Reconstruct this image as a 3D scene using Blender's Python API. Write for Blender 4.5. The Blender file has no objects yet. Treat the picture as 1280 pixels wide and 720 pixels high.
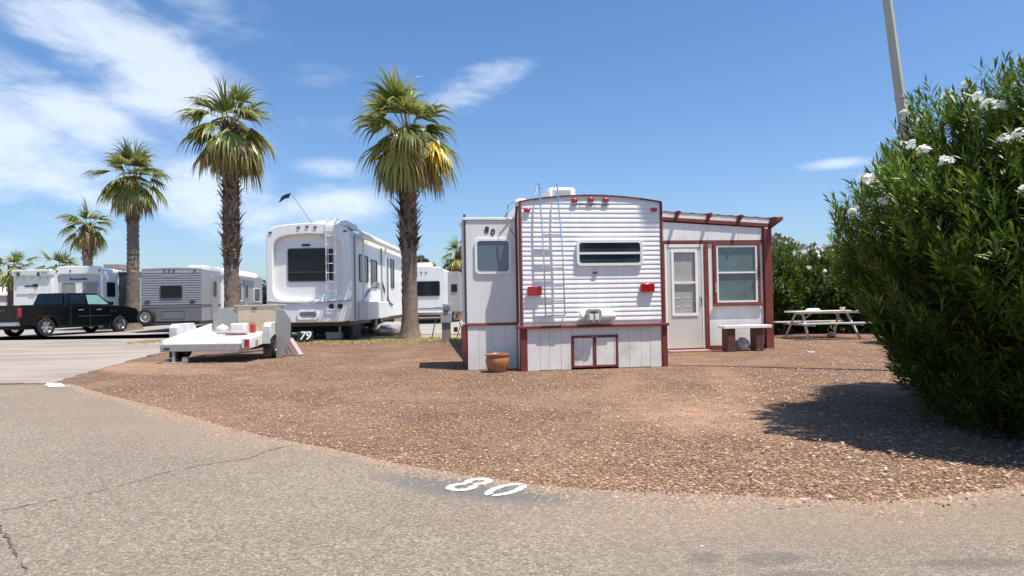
import bpy, math, random
import numpy as np
from mathutils import Vector, Matrix
from math import sin, cos, pi, radians, atan, tan, sqrt
random.seed(11)
scene = bpy.context.scene
COL = scene.collection

# ---------------------------------------------------------------- camera, sky, sun, exposure
F = 800.0; CAMH = 1.2
PITCH = atan(15 / F); ROLL = radians(-1.0)
cd = bpy.data.cameras.new('camera'); cam = bpy.data.objects.new('camera', cd); COL.objects.link(cam)
cd.sensor_width = 36.0; cd.lens = 36.0 * F / 1280.0; cd.clip_start = 0.05; cd.clip_end = 3000
CAMR = Matrix.Rotation(pi / 2 + PITCH, 3, 'X') @ Matrix.Rotation(ROLL, 3, 'Z')
cam.matrix_world = Matrix.Translation((0, 0, CAMH)) @ CAMR.to_4x4()
scene.camera = cam
SUN_EL = radians(69); SUNH = Vector((0.86, -0.51, 0)).normalized()
SUN = Vector((SUNH.x * cos(SUN_EL), SUNH.y * cos(SUN_EL), sin(SUN_EL)))
sl = bpy.data.lights.new('sun', 'SUN'); sl.energy = 4.6; sl.angle = radians(0.53); sl.color = (1.0, 0.955, 0.89)
so = bpy.data.objects.new('sun', sl); COL.objects.link(so); so.rotation_euler = SUN.to_track_quat('Z', 'Y').to_euler()
scene.view_settings.view_transform = 'Standard'; scene.view_settings.look = 'None'
scene.view_settings.gamma = 1.0; scene.view_settings.use_curve_mapping = False
scene.view_settings.exposure = 0.50

def ray(px, py):
    return (CAMR @ Vector(((px - 640) / F, (360 - py) / F, -1))).normalized()

def G(px, py, z=0.0):
    d = ray(px, py); t = (z - CAMH) / d.z
    return Vector((d.x * t, d.y * t, z))

W = bpy.data.worlds.new('World'); scene.world = W; W.use_nodes = True
def build_world():
    nt = W.node_tree; nt.nodes.clear(); N = nt.nodes.new; L = nt.links.new
    out = N('ShaderNodeOutputWorld'); bg = N('ShaderNodeBackground'); bg.inputs['Strength'].default_value = 0.124
    sky = N('ShaderNodeTexSky'); sky.sky_type = 'NISHITA'; sky.sun_disc = False
    sky.sun_elevation = SUN_EL; sky.sun_rotation = math.atan2(SUNH.x, SUNH.y)
    sky.altitude = 60; sky.air_density = 1.0; sky.dust_density = 1.0; sky.ozone_density = 2.2
    tint = N('ShaderNodeMix'); tint.data_type = 'RGBA'; tint.blend_type = 'MULTIPLY'; tint.inputs[0].default_value = 1
    L(sky.outputs[0], tint.inputs[6])
    tc = N('ShaderNodeTexCoord')
    sx = N('ShaderNodeSeparateXYZ'); L(tc.outputs['Generated'], sx.inputs[0])
    gr = N('ShaderNodeValToRGB'); gr.color_ramp.elements[0].position = 0.0; gr.color_ramp.elements[0].color = (0.72, 0.80, 0.93, 1)
    gr.color_ramp.elements[1].position = 0.40; gr.color_ramp.elements[1].color = (0.58, 0.79, 0.98, 1)
    L(sx.outputs[2], gr.inputs[0]); L(gr.outputs[0], tint.inputs[7])
    # direction-space noise, stretched for cirrus
    def noise(sc, scale3, detail, rough, rot=0, dist=0.6):
        m = N('ShaderNodeMapping'); m.inputs['Scale'].default_value = scale3; m.inputs['Rotation'].default_value = (0, rot, 0)
        L(tc.outputs['Generated'], m.inputs[0])
        n = N('ShaderNodeTexNoise'); n.inputs['Scale'].default_value = sc; n.inputs['Detail'].default_value = detail
        n.inputs['Roughness'].default_value = rough; n.inputs['Distortion'].default_value = dist
        L(m.outputs[0], n.inputs['Vector']); return n.outputs['Fac']
    def math_(op, a, b=None, c=None, clamp=False):
        n = N('ShaderNodeMath'); n.operation = op; n.use_clamp = clamp
        for i, v in enumerate((a, b, c)):
            if v is None: continue
            if isinstance(v, (int, float)): n.inputs[i].default_value = v
            else: L(v, n.inputs[i])
        return n.outputs[0]
    def dot(v):
        n = N('ShaderNodeVectorMath'); n.operation = 'DOT_PRODUCT'; L(tc.outputs['Generated'], n.inputs[0])
        n.inputs[1].default_value = tuple(v); return n.outputs['Value']
    # (azimuth/elevation patches of cloud, sizes in radians, density)
    blobs = [(110, 35, .20, .075, 28, 1.0), (190, 70, .09, .05, 60, .55), (55, 120, .17, .055, 30, .85), (30, 195, .15, .055, 20, 1.0),
             (95, 225, .07, .03, 15, .7), (270, 255, .11, .06, 12, .95), (345, 290, .09, .05, 0, .6), (400, 262, .085, .035, -4, .9),
             (410, 212, .055, .016, 0, .55), (590, 110, .085, .030, -24, .85), (560, 120, .05, .012, -15, .4),
             (1040, 205, .046, .008, 0, .70), (450, 90, .10, .018, -6, .40), (390, 155, .10, .022, -4, .35),
             (235, 15, .10, .05, 10, .45), (705, 40, .14, .05, -50, .13), (-150, 120, .3, .1, 25, .9), (-200, 250, .3, .08, 10, .8),
             (1500, 200, .2, .05, -5, .5)]
    acc = None
    for (px, py, a, b, ang, dens) in blobs:
        c = ray(px, py); U = Vector((c.y, -c.x, 0)).normalized(); V = U.cross(c).normalized()
        t = radians(-ang); U2 = U * cos(t) + V * sin(t); V2 = -U * sin(t) + V * cos(t)
        du = math_('DIVIDE', math_('SUBTRACT', dot(U2), c.dot(U2)), a)
        dv = math_('DIVIDE', math_('SUBTRACT', dot(V2), c.dot(V2)), b)
        r2 = math_('ADD', math_('MULTIPLY', du, du), math_('MULTIPLY', dv, dv))
        front = math_('GREATER_THAN', dot(c), 0.3)
        m = math_('MULTIPLY', math_('MULTIPLY', math_('SUBTRACT', 1.0, math_('MULTIPLY', r2, .5), clamp=True), dens), front)
        acc = m if acc is None else math_('MAXIMUM', acc, m)
    n1 = noise(3.6, (1.0, 1.0, 2.2), 6, .52, rot=.45, dist=.25)
    n2 = noise(9.0, (1.0, 1.0, 2.6), 6, .6, rot=.6, dist=.3)
    nn = math_('ADD', math_('MULTIPLY', n1, .80), math_('SUBTRACT', math_('MULTIPLY', n2, .60), .21))
    cov = math_('SUBTRACT', math_('ADD', nn, math_('MULTIPLY', acc, .32)), .55)
    mr = N('ShaderNodeMapRange'); mr.interpolation_type = 'SMOOTHSTEP'; mr.inputs[1].default_value = 0.0; mr.inputs[2].default_value = 0.34
    mr.inputs[3].default_value = 0.0; mr.inputs[4].default_value = 0.74
    L(cov, mr.inputs[0])
    fac = math_('MULTIPLY', mr.outputs[0], math_('MULTIPLY', acc, 1.5, clamp=True))
    mix = N('ShaderNodeMix'); mix.data_type = 'RGBA'; L(fac, mix.inputs[0]); L(tint.outputs[2], mix.inputs[6])
    mix.inputs[7].default_value = (5.6, 6.1, 6.8, 1)
    L(mix.outputs[2], bg.inputs['Color']); L(bg.outputs[0], out.inputs[0])
build_world()

# ---------------------------------------------------------------- materials
MATS = {}
def mat(name, col, rough=.6, metal=0.0, var=.12, vscale=3.0, bump=0.0, bscale=60, spec=.5, stain=None, attr=False, coat=0, streak=False):
    if name in MATS: return MATS[name]
    m = bpy.data.materials.new(name); m.use_nodes = True; nt = m.node_tree; N = nt.nodes.new; L = nt.links.new
    b = nt.nodes['Principled BSDF']; b.inputs['Roughness'].default_value = rough; b.inputs['Metallic'].default_value = metal
    b.inputs['Specular IOR Level'].default_value = spec; b.inputs['Coat Weight'].default_value = coat
    tc = N('ShaderNodeTexCoord')
    n = N('ShaderNodeTexNoise'); n.inputs['Scale'].default_value = vscale; n.inputs['Detail'].default_value = 6; n.inputs['Roughness'].default_value = .65
    if streak:
        mp = N('ShaderNodeMapping'); mp.inputs['Scale'].default_value = (3, 3, .35); L(tc.outputs['Object'], mp.inputs[0]); L(mp.outputs[0], n.inputs['Vector'])
    else: L(tc.outputs['Object'], n.inputs['Vector'])
    mr = N('ShaderNodeMapRange'); mr.inputs[1].default_value = .3; mr.inputs[2].default_value = .7; mr.inputs[3].default_value = 1 - var; mr.inputs[4].default_value = 1 + var * .6
    L(n.outputs['Fac'], mr.inputs[0])
    mx = N('ShaderNodeMix'); mx.data_type = 'RGBA'; mx.blend_type = 'MULTIPLY'; mx.inputs[0].default_value = 1
    if attr:
        at = N('ShaderNodeAttribute'); at.attribute_name = 'Col'; L(at.outputs['Color'], mx.inputs[6])
    else: mx.inputs[6].default_value = (*col, 1)
    L(mr.outputs[0], mx.inputs[7]); last = mx.outputs[2]
    if stain:
        n2 = N('ShaderNodeTexNoise'); n2.inputs['Scale'].default_value = vscale * .6; n2.inputs['Detail'].default_value = 8; n2.inputs['Roughness'].default_value = .7
        L(tc.outputs['Object'], n2.inputs['Vector'])
        r = N('ShaderNodeMapRange'); r.inputs[1].default_value = .52; r.inputs[2].default_value = .75; r.inputs[3].default_value = 0; r.inputs[4].default_value = .75
        L(n2.outputs['Fac'], r.inputs[0]); m2 = N('ShaderNodeMix'); m2.data_type = 'RGBA'
        L(r.outputs[0], m2.inputs[0]); L(last, m2.inputs[6]); m2.inputs[7].default_value = (*stain, 1); last = m2.outputs[2]
    L(last, b.inputs['Base Color'])
    if bump:
        n3 = N('ShaderNodeTexNoise'); n3.inputs['Scale'].default_value = bscale; n3.inputs['Detail'].default_value = 4
        L(tc.outputs['Object'], n3.inputs['Vector'])
        bp = N('ShaderNodeBump'); bp.inputs['Strength'].default_value = bump; bp.inputs['Distance'].default_value = .02
        L(n3.outputs['Fac'], bp.inputs['Height']); L(bp.outputs[0], b.inputs['Normal'])
    MATS[name] = m; return m

def leafmat(name, rough=.45, trans=.35, spec=.5):
    if name in MATS: return MATS[name]
    m = bpy.data.materials.new(name); m.use_nodes = True; nt = m.node_tree; N = nt.nodes.new; L = nt.links.new
    b = nt.nodes['Principled BSDF']; out = nt.nodes['Material Output']
    b.inputs['Roughness'].default_value = rough; b.inputs['Specular IOR Level'].default_value = spec
    at = N('ShaderNodeAttribute'); at.attribute_name = 'Col'; L(at.outputs['Color'], b.inputs['Base Color'])
    tr = N('ShaderNodeBsdfTranslucent')
    hs = N('ShaderNodeHueSaturation'); hs.inputs['Value'].default_value = 1.5; hs.inputs['Hue'].default_value = .485; L(at.outputs['Color'], hs.inputs['Color']); L(hs.outputs[0], tr.inputs[0])
    ms = N('ShaderNodeMixShader'); ms.inputs[0].default_value = trans
    L(b.outputs[0], ms.inputs[1]); L(tr.outputs[0], ms.inputs[2]); L(ms.outputs[0], out.inputs[0])
    MATS[name] = m; return m

WHITE = mat('white_fibreglass', (.84, .83, .79), .38, var=.05, vscale=1.2, coat=.2, streak=True)
WHITE2 = mat('weathered_white_siding', (.88, .865, .82), .6, var=.09, vscale=2.0, streak=True)
CREAM = mat('cream_panel', (.76, .74, .69), .55, var=.09, vscale=1.5, streak=True)
SKIRT = mat('painted_board_white', (.80, .77, .71), .75, var=.12, vscale=3, bump=.15, stain=(.5, .43, .36))
BEIGE = mat('beige_door', (.60, .57, .50), .55, var=.06)
RED = mat('maroon_paint', (.19, .036, .026), .65, var=.25, vscale=7, stain=(.27, .10, .07))
SILVER = mat('silver_siding', (.31, .30, .30), .38, metal=.25, var=.07, vscale=1.5, streak=True)
SILVER2 = mat('grey_siding_dark', (.19, .185, .185), .4, metal=.2, var=.07)
GLASS = mat('dark_glass', (.010, .014, .017), .08, var=.3, vscale=.8, spec=.35)
GLASSB = mat('grey_blue_glass', (.11, .145, .175), .10, var=.18, vscale=1.1, spec=.8)
GLASSG = mat('teal_glass', (.10, .15, .15), .1, var=.3, vscale=1.0, spec=.8)
CURT = mat('pale_curtain_pane', (.40, .39, .36), .3, var=.15, vscale=4)
CURTL = mat('tan_blind_pane', (.33, .29, .25), .35, var=.25, vscale=2)
ALU = mat('aluminium', (.62, .62, .62), .35, metal=.8, var=.08)
GREY = mat('grey_plastic', (.33, .33, .32), .5, var=.1)
DGREY = mat('dark_grey_trim', (.06, .06, .065), .5, var=.2)
BLACK = mat('black_rubber', (.018, .018, .018), .8, var=.2)
BLACKP = mat('black_car_paint', (.003, .0045, .004), .20, var=.1, coat=.25, spec=.3)
CHROME = mat('chrome', (.72, .72, .72), .15, metal=1, var=.05)
STEEL = mat('painted_steel_white', (.54, .525, .49), .55, var=.18, vscale=5, stain=(.42, .34, .27))
STEELG = mat('dull_grey_steel', (.40, .39, .37), .55, metal=.2, var=.15, vscale=5)
REDL = mat('red_lens', (.42, .012, .02), .18, var=.1, spec=.7)
AMB = mat('dark_marker_lens', (.10, .08, .07), .3)
TERRA = mat('terracotta', (.42, .17, .065), .38, var=.22, vscale=9, coat=.2)
WOODD = mat('dark_stained_post', (.10, .040, .035), .7, var=.25, vscale=8)
WOOD = mat('weathered_board', (.40, .30, .24), .8, var=.2, vscale=8)
BEIGEP = mat('beige_plywood', (.62, .49, .33), .7, var=.12, vscale=4)
STONE = mat('pale_stone', (.42, .41, .39), .8, var=.45, vscale=14, bump=.6, bscale=20)
POLEM = mat('galvanised_pole', (.47, .45, .36), .6, metal=.1, var=.12, vscale=2, streak=True)
PAINT = mat('road_paint_white', (.70, .68, .62), .75, var=.22, vscale=45, stain=(.30, .27, .24), bump=.4, bscale=150)
BLKTXT = mat('black_lettering', (.03, .03, .03), .5)
GREYTXT = mat('grey_graphic', (.30, .31, .34), .5)
MAROONP = mat('dusty_step', (.42, .27, .22), .8, var=.2, vscale=6)
PLASTW = mat('white_plastic', (.80, .79, .77), .4, var=.06)
REDP = mat('red_plastic', (.45, .05, .045), .4, var=.1)

# ---------------------------------------------------------------- mesh helpers
class MB:
    def __init__(s): s.v = []; s.f = []
    def add(s, vs, fs):
        n = len(s.v); s.v += [tuple(v) for v in vs]; s.f += [tuple(i + n for i in f) for f in fs]; return s
    def box(s, x0, x1, y0, y1, z0, z1, M=None):
        vs = [(x, y, z) for x in (x0, x1) for y in (y0, y1) for z in (z0, z1)]
        if M: vs = [tuple(M @ Vector(v)) for v in vs]
        return s.add(vs, [(0, 1, 3, 2), (4, 6, 7, 5), (0, 4, 5, 1), (2, 3, 7, 6), (0, 2, 6, 4), (1, 5, 7, 3)])
    def prism(s, poly, y0, y1):           # polygon in x,z extruded along y
        n = len(poly)
        return s.add([(p[0], y0, p[1]) for p in poly] + [(p[0], y1, p[1]) for p in poly],
                     [tuple(range(n)), tuple(range(2 * n - 1, n - 1, -1))] + [(i, i + n, (i + 1) % n + n, (i + 1) % n) for i in range(n)])
    def flat(s, poly, z):
        return s.add([(p[0], p[1], z) for p in poly], [tuple(range(len(poly)))])
    def ring(s, outer, inner, y0, y1):    # frame with matching point counts, extruded y0..y1
        n = len(outer); V = []
        for y in (y0, y1):
            V += [(p[0], y, p[1]) for p in outer] + [(p[0], y, p[1]) for p in inner]
        Fs = []
        for i in range(n):
            j = (i + 1) % n
            Fs += [(i, j, n + j, n + i), (2 * n + i, 3 * n + i, 3 * n + j, 2 * n + j), (i, 2 * n + i, 2 * n + j, j), (n + i, n + j, 3 * n + j, 3 * n + i)]
        return s.add(V, Fs)
    def tube(s, pts, r, n=8, cap=True):
        pts = [Vector(p) for p in pts]; rs = r if isinstance(r, (list, tuple)) else [r] * len(pts); V = []; Fs = []
        for k, p in enumerate(pts):
            d = (pts[min(k + 1, len(pts) - 1)] - pts[max(k - 1, 0)]).normalized()
            a = d.cross(Vector((0, 0, 1)) if abs(d.z) < .9 else Vector((1, 0, 0))).normalized(); b = d.cross(a)
            for i in range(n):
                t = 2 * pi * i / n; V.append(p + (a * cos(t) + b * sin(t)) * rs[k])
        for k in range(len(pts) - 1):
            for i in range(n): Fs.append((k * n + i, k * n + (i + 1) % n, (k + 1) * n + (i + 1) % n, (k + 1) * n + i))
        if cap: Fs += [tuple(range(n - 1, -1, -1)), tuple((len(pts) - 1) * n + i for i in range(n))]
        return s.add(V, Fs)
    def lathe(s, prof, c=(0, 0, 0), n=28, axis='Z'):
        V = []; Fs = []; m = len(prof)
        for i in range(n):
            t = 2 * pi * i / n
            for r, h in prof:
                p = (r * cos(t), r * sin(t), h) if axis == 'Z' else (r * cos(t), h, r * sin(t))
                V.append((p[0] + c[0], p[1] + c[1], p[2] + c[2]))
        for i in range(n):
            for k in range(m - 1): Fs.append((i * m + k, ((i + 1) % n) * m + k, ((i + 1) % n) * m + k + 1, i * m + k + 1))
        return s.add(V, Fs)
    def blob(s, c, r, seed=0, n=10, rough=.15):
        rnd = random.Random(seed); V = []; Fs = []
        for i in range(n + 1):
            for j in range(2 * n):
                th = pi * i / n; ph = pi * j / n; k = 1 + rnd.uniform(-rough, rough)
                if i in (0, n): k = 1
                V.append((c[0] + r[0] * k * sin(th) * cos(ph), c[1] + r[1] * k * sin(th) * sin(ph), c[2] + r[2] * k * cos(th)))
        for i in range(n):
            for j in range(2 * n): Fs.append((i * 2 * n + j, (i + 1) * 2 * n + j, (i + 1) * 2 * n + (j + 1) % (2 * n), i * 2 * n + (j + 1) % (2 * n)))
        return s.add(V, Fs)
    def build(s, name, m, parent=None, bevel=0, smooth=True, loc=None, rotz=0, rot=None, segs=2):
        me = bpy.data.meshes.new(name); me.from_pydata(s.v, [], s.f); me.materials.append(m)
        o = bpy.data.objects.new(name, me); COL.objects.link(o)
        import bmesh
        bm = bmesh.new(); bm.from_mesh(me); bmesh.ops.recalc_face_normals(bm, faces=bm.faces); bm.to_mesh(me); bm.free()
        if smooth:
            me.polygons.foreach_set('use_smooth', [True] * len(me.polygons)); me.set_sharp_from_angle(angle=radians(32))
        if parent: o.parent = parent
        if loc: o.location = loc
        if rot: o.rotation_euler = rot
        elif rotz: o.rotation_euler = (0, 0, rotz)
        if bevel:
            md = o.modifiers.new('bevel', 'BEVEL'); md.width = bevel; md.segments = segs; md.limit_method = 'ANGLE'; md.angle_limit = radians(35)
        return o

def rrect(x0, x1, z0, z1, r, n=5):
    P = []
    for cx, cz, a in ((x1 - r, z1 - r, 0), (x0 + r, z1 - r, pi / 2), (x0 + r, z0 + r, pi), (x1 - r, z0 + r, 1.5 * pi)):
        for i in range(n + 1): t = a + pi / 2 * i / n; P.append((cx + r * cos(t), cz + r * sin(t)))
    return P

def thing(name, label, cat, loc=(0, 0, 0), rotz=0, group=None):
    o = bpy.data.objects.new(name, None); COL.objects.link(o); o.location = loc; o.rotation_euler = (0, 0, rotz)
    o.empty_display_size = .3; o['label'] = label; o['category'] = cat
    if group: o['group'] = group
    return o
def tag(o, label, cat, group=None):
    o['label'] = label; o['category'] = cat
    if group: o['group'] = group
    return o
def struct(o, kind='structure'): o['kind'] = kind; return o

def bulk(name, V, K, m, parent=None, colors=None, smooth=False):
    """V (N,3) array; K list of (M,k) index arrays; colors (N,3) per vertex"""
    me = bpy.data.meshes.new(name); V = np.asarray(V, np.float32)
    me.vertices.add(len(V)); me.vertices.foreach_set('co', V.ravel())
    loops = np.concatenate([k.ravel() for k in K]).astype(np.int32); tot = np.concatenate([np.full(len(k), k.shape[1]) for k in K]).astype(np.int32)
    start = np.concatenate([[0], np.cumsum(tot)[:-1]]).astype(np.int32)
    me.loops.add(len(loops)); me.loops.foreach_set('vertex_index', loops)
    me.polygons.add(len(tot)); me.polygons.foreach_set('loop_start', start); me.polygons.foreach_set('loop_total', tot)
    if smooth: me.polygons.foreach_set('use_smooth', np.ones(len(tot), bool))
    me.update(calc_edges=True)
    if colors is not None:
        ca = me.color_attributes.new('Col', 'FLOAT_COLOR', 'POINT'); c4 = np.ones((len(V), 4), np.float32); c4[:, :3] = colors
        ca.data.foreach_set('color', c4.ravel())
    me.materials.append(m)
    o = bpy.data.objects.new(name, me); COL.objects.link(o)
    if parent: o.parent = parent
    return o

def text_part(s, size, name, m, parent, loc, rot, depth=.004, shear=0.0, label=None, bold=0.0):
    cu = bpy.data.curves.new('t', 'FONT'); cu.body = s; cu.size = size; cu.extrude = depth; cu.shear = shear; cu.offset = bold; cu.align_x = 'CENTER'; cu.align_y = 'CENTER'
    to = bpy.data.objects.new('t', cu); COL.objects.link(to)
    bpy.context.view_layer.update()
    me = bpy.data.meshes.new_from_object(to.evaluated_get(bpy.context.evaluated_depsgraph_get()))
    bpy.data.objects.remove(to); bpy.data.curves.remove(cu)
    me.name = name; me.materials.clear(); me.materials.append(m)
    o = bpy.data.objects.new(name, me); COL.objects.link(o); o.parent = parent; o.location = loc; o.rotation_euler = rot
    return o

def window(parent, x0, x1, z0, z1, y=0.0, r=.06, fm=None, gm=None, fw=.045, bars=(), vbars=(), loc=None, rotz=0, dep=.03, name='window'):
    fm = fm or WHITE; gm = gm or GLASS
    m = MB(); m.ring(rrect(x0, x1, z0, z1, r), rrect(x0 + fw, x1 - fw, z0 + fw, z1 - fw, max(r - fw * .5, .01)), y - dep, y + .005)
    for zb in bars: m.box(x0 + fw * .6, x1 - fw * .6, y - dep * .9, y - .001, zb - .018, zb + .018)
    for xb in vbars: m.box(xb - .015, xb + .015, y - dep * .9, y - .001, z0 + fw * .6, z1 - fw * .6)
    w = m.build(name, fm, parent, loc=loc, rotz=rotz)
    MB().prism(rrect(x0 + fw * .7, x1 - fw * .7, z0 + fw * .7, z1 - fw * .7, max(r - fw * .5, .01)), y - dep * .35, y + .003).build('pane', gm, w)
    return w

def wheel(parent, c, r, w, axis_rot=0, rim=CHROME, name='wheel', spokes=0):
    """wheel whose axle lies along local y, turned by axis_rot about z"""
    tp = [(r * .62, -w / 2), (r * .93, -w / 2), (r, -w * .34), (r, w * .34), (r * .93, w / 2), (r * .62, w / 2), (r * .60, 0), (r * .62, -w / 2)]
    e = MB().lathe(tp, n=32, axis='Y').build(name, BLACK, parent, loc=c, rotz=axis_rot)
    m = MB()
    m.lathe([(r * .63, -w * .46), (r * .60, -w * .47), (r * .56, -w * .40), (r * .54, w * .2), (.01, w * .2)], n=32, axis='Y')
    if spokes:
        for k in range(spokes):
            t = 2 * pi * k / spokes
            for s_ in (-1, 1):
                a = t + s_ * .13; dx = Vector((cos(a), 0, sin(a))); px = Vector((-sin(a), 0, cos(a)))
                p0 = dx * r * .08; p1 = dx * r * .58; hw = r * .045
                vs = [p0 + px * hw, p0 - px * hw, p1 - px * hw, p1 + px * hw]
                m.add([(v.x, -w * .42, v.z) for v in vs] + [(v.x, -w * .30, v.z) for v in vs], [(0, 1, 2, 3), (0, 4, 5, 1), (1, 5, 6, 2), (2, 6, 7, 3), (3, 7, 4, 0)])
    m.lathe([(.005, -w * .45), (r * .15, -w * .45), (r * .17, -w * .3), (r * .17, 0)], n=16, axis='Y')
    m.build('rim', rim, e)
    return e

# ---------------------------------------------------------------- ground
class NT:
    def __init__(s, name):
        s.m = bpy.data.materials.new(name); s.m.use_nodes = True; s.nt = s.m.node_tree; s.b = s.nt.nodes['Principled BSDF']
        s.tc = s.N('ShaderNodeTexCoord'); s.co = s.tc.outputs['Object']
    def N(s, t): return s.nt.nodes.new(t)
    def L(s, a, b): s.nt.links.new(a, b)
    def val(s, sock, v):
        if isinstance(v, (int, float)): sock.default_value = v
        elif isinstance(v, (tuple, list)): sock.default_value = (*v, 1) if len(v) == 3 else v
        else: s.L(v, sock)
    def math(s, op, a, b=0.0, clamp=False):
        n = s.N('ShaderNodeMath'); n.operation = op; n.use_clamp = clamp; s.val(n.inputs[0], a); s.val(n.inputs[1], b); return n.outputs[0]
    def noise(s, sc, det=5, ro=.6, off=0, stretch=None, dist=0):
        n = s.N('ShaderNodeTexNoise'); n.inputs['Scale'].default_value = sc; n.inputs['Detail'].default_value = det; n.inputs['Roughness'].default_value = ro; n.inputs['Distortion'].default_value = dist
        m = s.N('ShaderNodeMapping'); m.inputs['Location'].default_value = (off, off * .7, 0)
        if stretch: m.inputs['Scale'].default_value = stretch
        s.L(s.co, m.inputs[0]); s.L(m.outputs[0], n.inputs['Vector']); return n.outputs['Fac']
    def vor(s, sc, feat='F1', out='Color'):
        n = s.N('ShaderNodeTexVoronoi'); n.inputs['Scale'].default_value = sc; n.feature = feat; s.L(s.co, n.inputs['Vector']); return n
    def mr(s, x, a, b, c, d, smooth=True):
        n = s.N('ShaderNodeMapRange'); n.interpolation_type = 'SMOOTHSTEP' if smooth else 'LINEAR'
        s.val(n.inputs[0], x)
        for i, v in enumerate((a, b, c, d)): n.inputs[i + 1].default_value = v
        return n.outputs[0]
    def mix(s, f, a, b, mode='MIX'):
        n = s.N('ShaderNodeMix'); n.data_type = 'RGBA'; n.blend_type = mode; s.val(n.inputs[0], f); s.val(n.inputs[6], a); s.val(n.inputs[7], b); return n.outputs[2]
    def ramp(s, x, stops):
        n = s.N('ShaderNodeValToRGB'); cr = n.color_ramp
        while len(cr.elements) < len(stops): cr.elements.new(.5)
        for e, (p, c) in zip(cr.elements, stops): e.position = p; e.color = (*c, 1)
        s.val(n.inputs[0], x); return n.outputs[0]
    def spot(s, cx, cy, rx, ry, ang=0, fuzz=.5, nz=None):
        """soft-edged stain of its own shape on the ground, in ground metres"""
        m = s.N('ShaderNodeMapping'); m.vector_type = 'TEXTURE'; m.inputs['Location'].default_value = (cx, cy, 0)
        m.inputs['Rotation'].default_value = (0, 0, ang); m.inputs['Scale'].default_value = (rx, ry, 1); s.L(s.co, m.inputs[0])
        l = s.N('ShaderNodeVectorMath'); l.operation = 'LENGTH'; s.L(m.outputs[0], l.inputs[0]); d = l.outputs['Value']
        if nz is not None: d = s.math('ADD', d, s.math('MULTIPLY', s.math('SUBTRACT', nz, .5), fuzz * 2))
        return s.mr(d, 1.25, .55, 0, 1)
    def bump(s, h, strength, dist=.01, prev=None):
        n = s.N('ShaderNodeBump'); n.inputs['Strength'].default_value = strength; n.inputs['Distance'].default_value = dist
        s.val(n.inputs['Height'], h)
        if prev: s.L(prev, n.inputs['Normal'])
        return n.outputs[0]

GRAVC = [(0, (.13, .068, .048)), (.2, (.235, .135, .092)), (.45, (.335, .205, .145)), (.65, (.42, .27, .19)), (.85, (.31, .20, .16)), (1, (.60, .44, .33))]
def gravel_material():
    t = NT('desert_gravel')
    v = t.vor(58.0); v.inputs['Randomness'].default_value = 1
    bw = t.N('ShaderNodeSeparateColor'); t.L(v.outputs['Color'], bw.inputs[0])
    stones = t.ramp(bw.outputs[0], GRAVC)
    stones = t.mix(t.mr(v.outputs['Distance'], .38, .75, 0, .8), stones, (.07, .04, .028))
    v2 = t.vor(120.0); b2 = t.N('ShaderNodeSeparateColor'); t.L(v2.outputs['Color'], b2.inputs[0])
    fine = t.ramp(b2.outputs[1], [(0, (.20, .125, .09)), (.5, (.34, .215, .155)), (1, (.47, .33, .25))])
    dust = t.mr(t.noise(.55, 6, .6, 3), .45, .68, 0, .7)
    nz = t.noise(2.2, 5, .6, 8)
    bare = t.math('MAXIMUM', t.spot(1.95, 6.6, .9, 1.1, .2, .5, nz), t.math('MULTIPLY', t.spot(1.2, 7.6, 1.6, .8, 0, .5, nz), .35))
    bare = t.math('MAXIMUM', bare, t.math('MULTIPLY', t.spot(-7.2, 12.6, 2.4, .9, -.5, .5, nz), .8))
    bare = t.math('MAXIMUM', bare, t.math('MULTIPLY', t.spot(-3.0, 7.0, 2.6, 1.0, -.6, .6, nz), .25))
    for a_, b_ in ((2.9, 8.4), (1.35, 8.2)): bare = t.math('MAXIMUM', bare, t.math('MULTIPLY', t.spot(a_, b_, .30, 3.4, -.22, .35, nz), .42))
    base = t.mix(t.math('MAXIMUM', dust, t.math('MULTIPLY', bare, .9)), stones, fine)
    base = t.mix(t.math('MULTIPLY', bare, .45), base, (.31, .20, .145))
    big = t.math('MULTIPLY', t.mr(t.noise(.35, 5, .55, 20), .3, .7, .86, 1.10), t.mr(t.noise(1.7, 6, .7, 33), .3, .7, .80, 1.14))
    base = t.mix(1.0, base, big, 'MULTIPLY')
    base = t.mix(t.mr(t.noise(6, 4, .6, 5), .55, .75, 0, .22), base, (.42, .33, .19))
    base = t.mix(1.0, base, (1.03, .955, .825), 'MULTIPLY')
    t.L(base, t.b.inputs['Base Color']); t.b.inputs['Roughness'].default_value = .9; t.b.inputs['Specular IOR Level'].default_value = .25
    h = t.math('MULTIPLY', t.math('SUBTRACT', 1.0, v.outputs['Distance']), t.math('SUBTRACT', 1.0, t.math('MULTIPLY', bare, .8)))
    n1 = t.bump(h, .9, .022); t.L(t.bump(t.noise(9, 4, .6), .5, .05, n1), t.b.inputs['Normal'])
    return t.m
GRAVEL = gravel_material()

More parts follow.
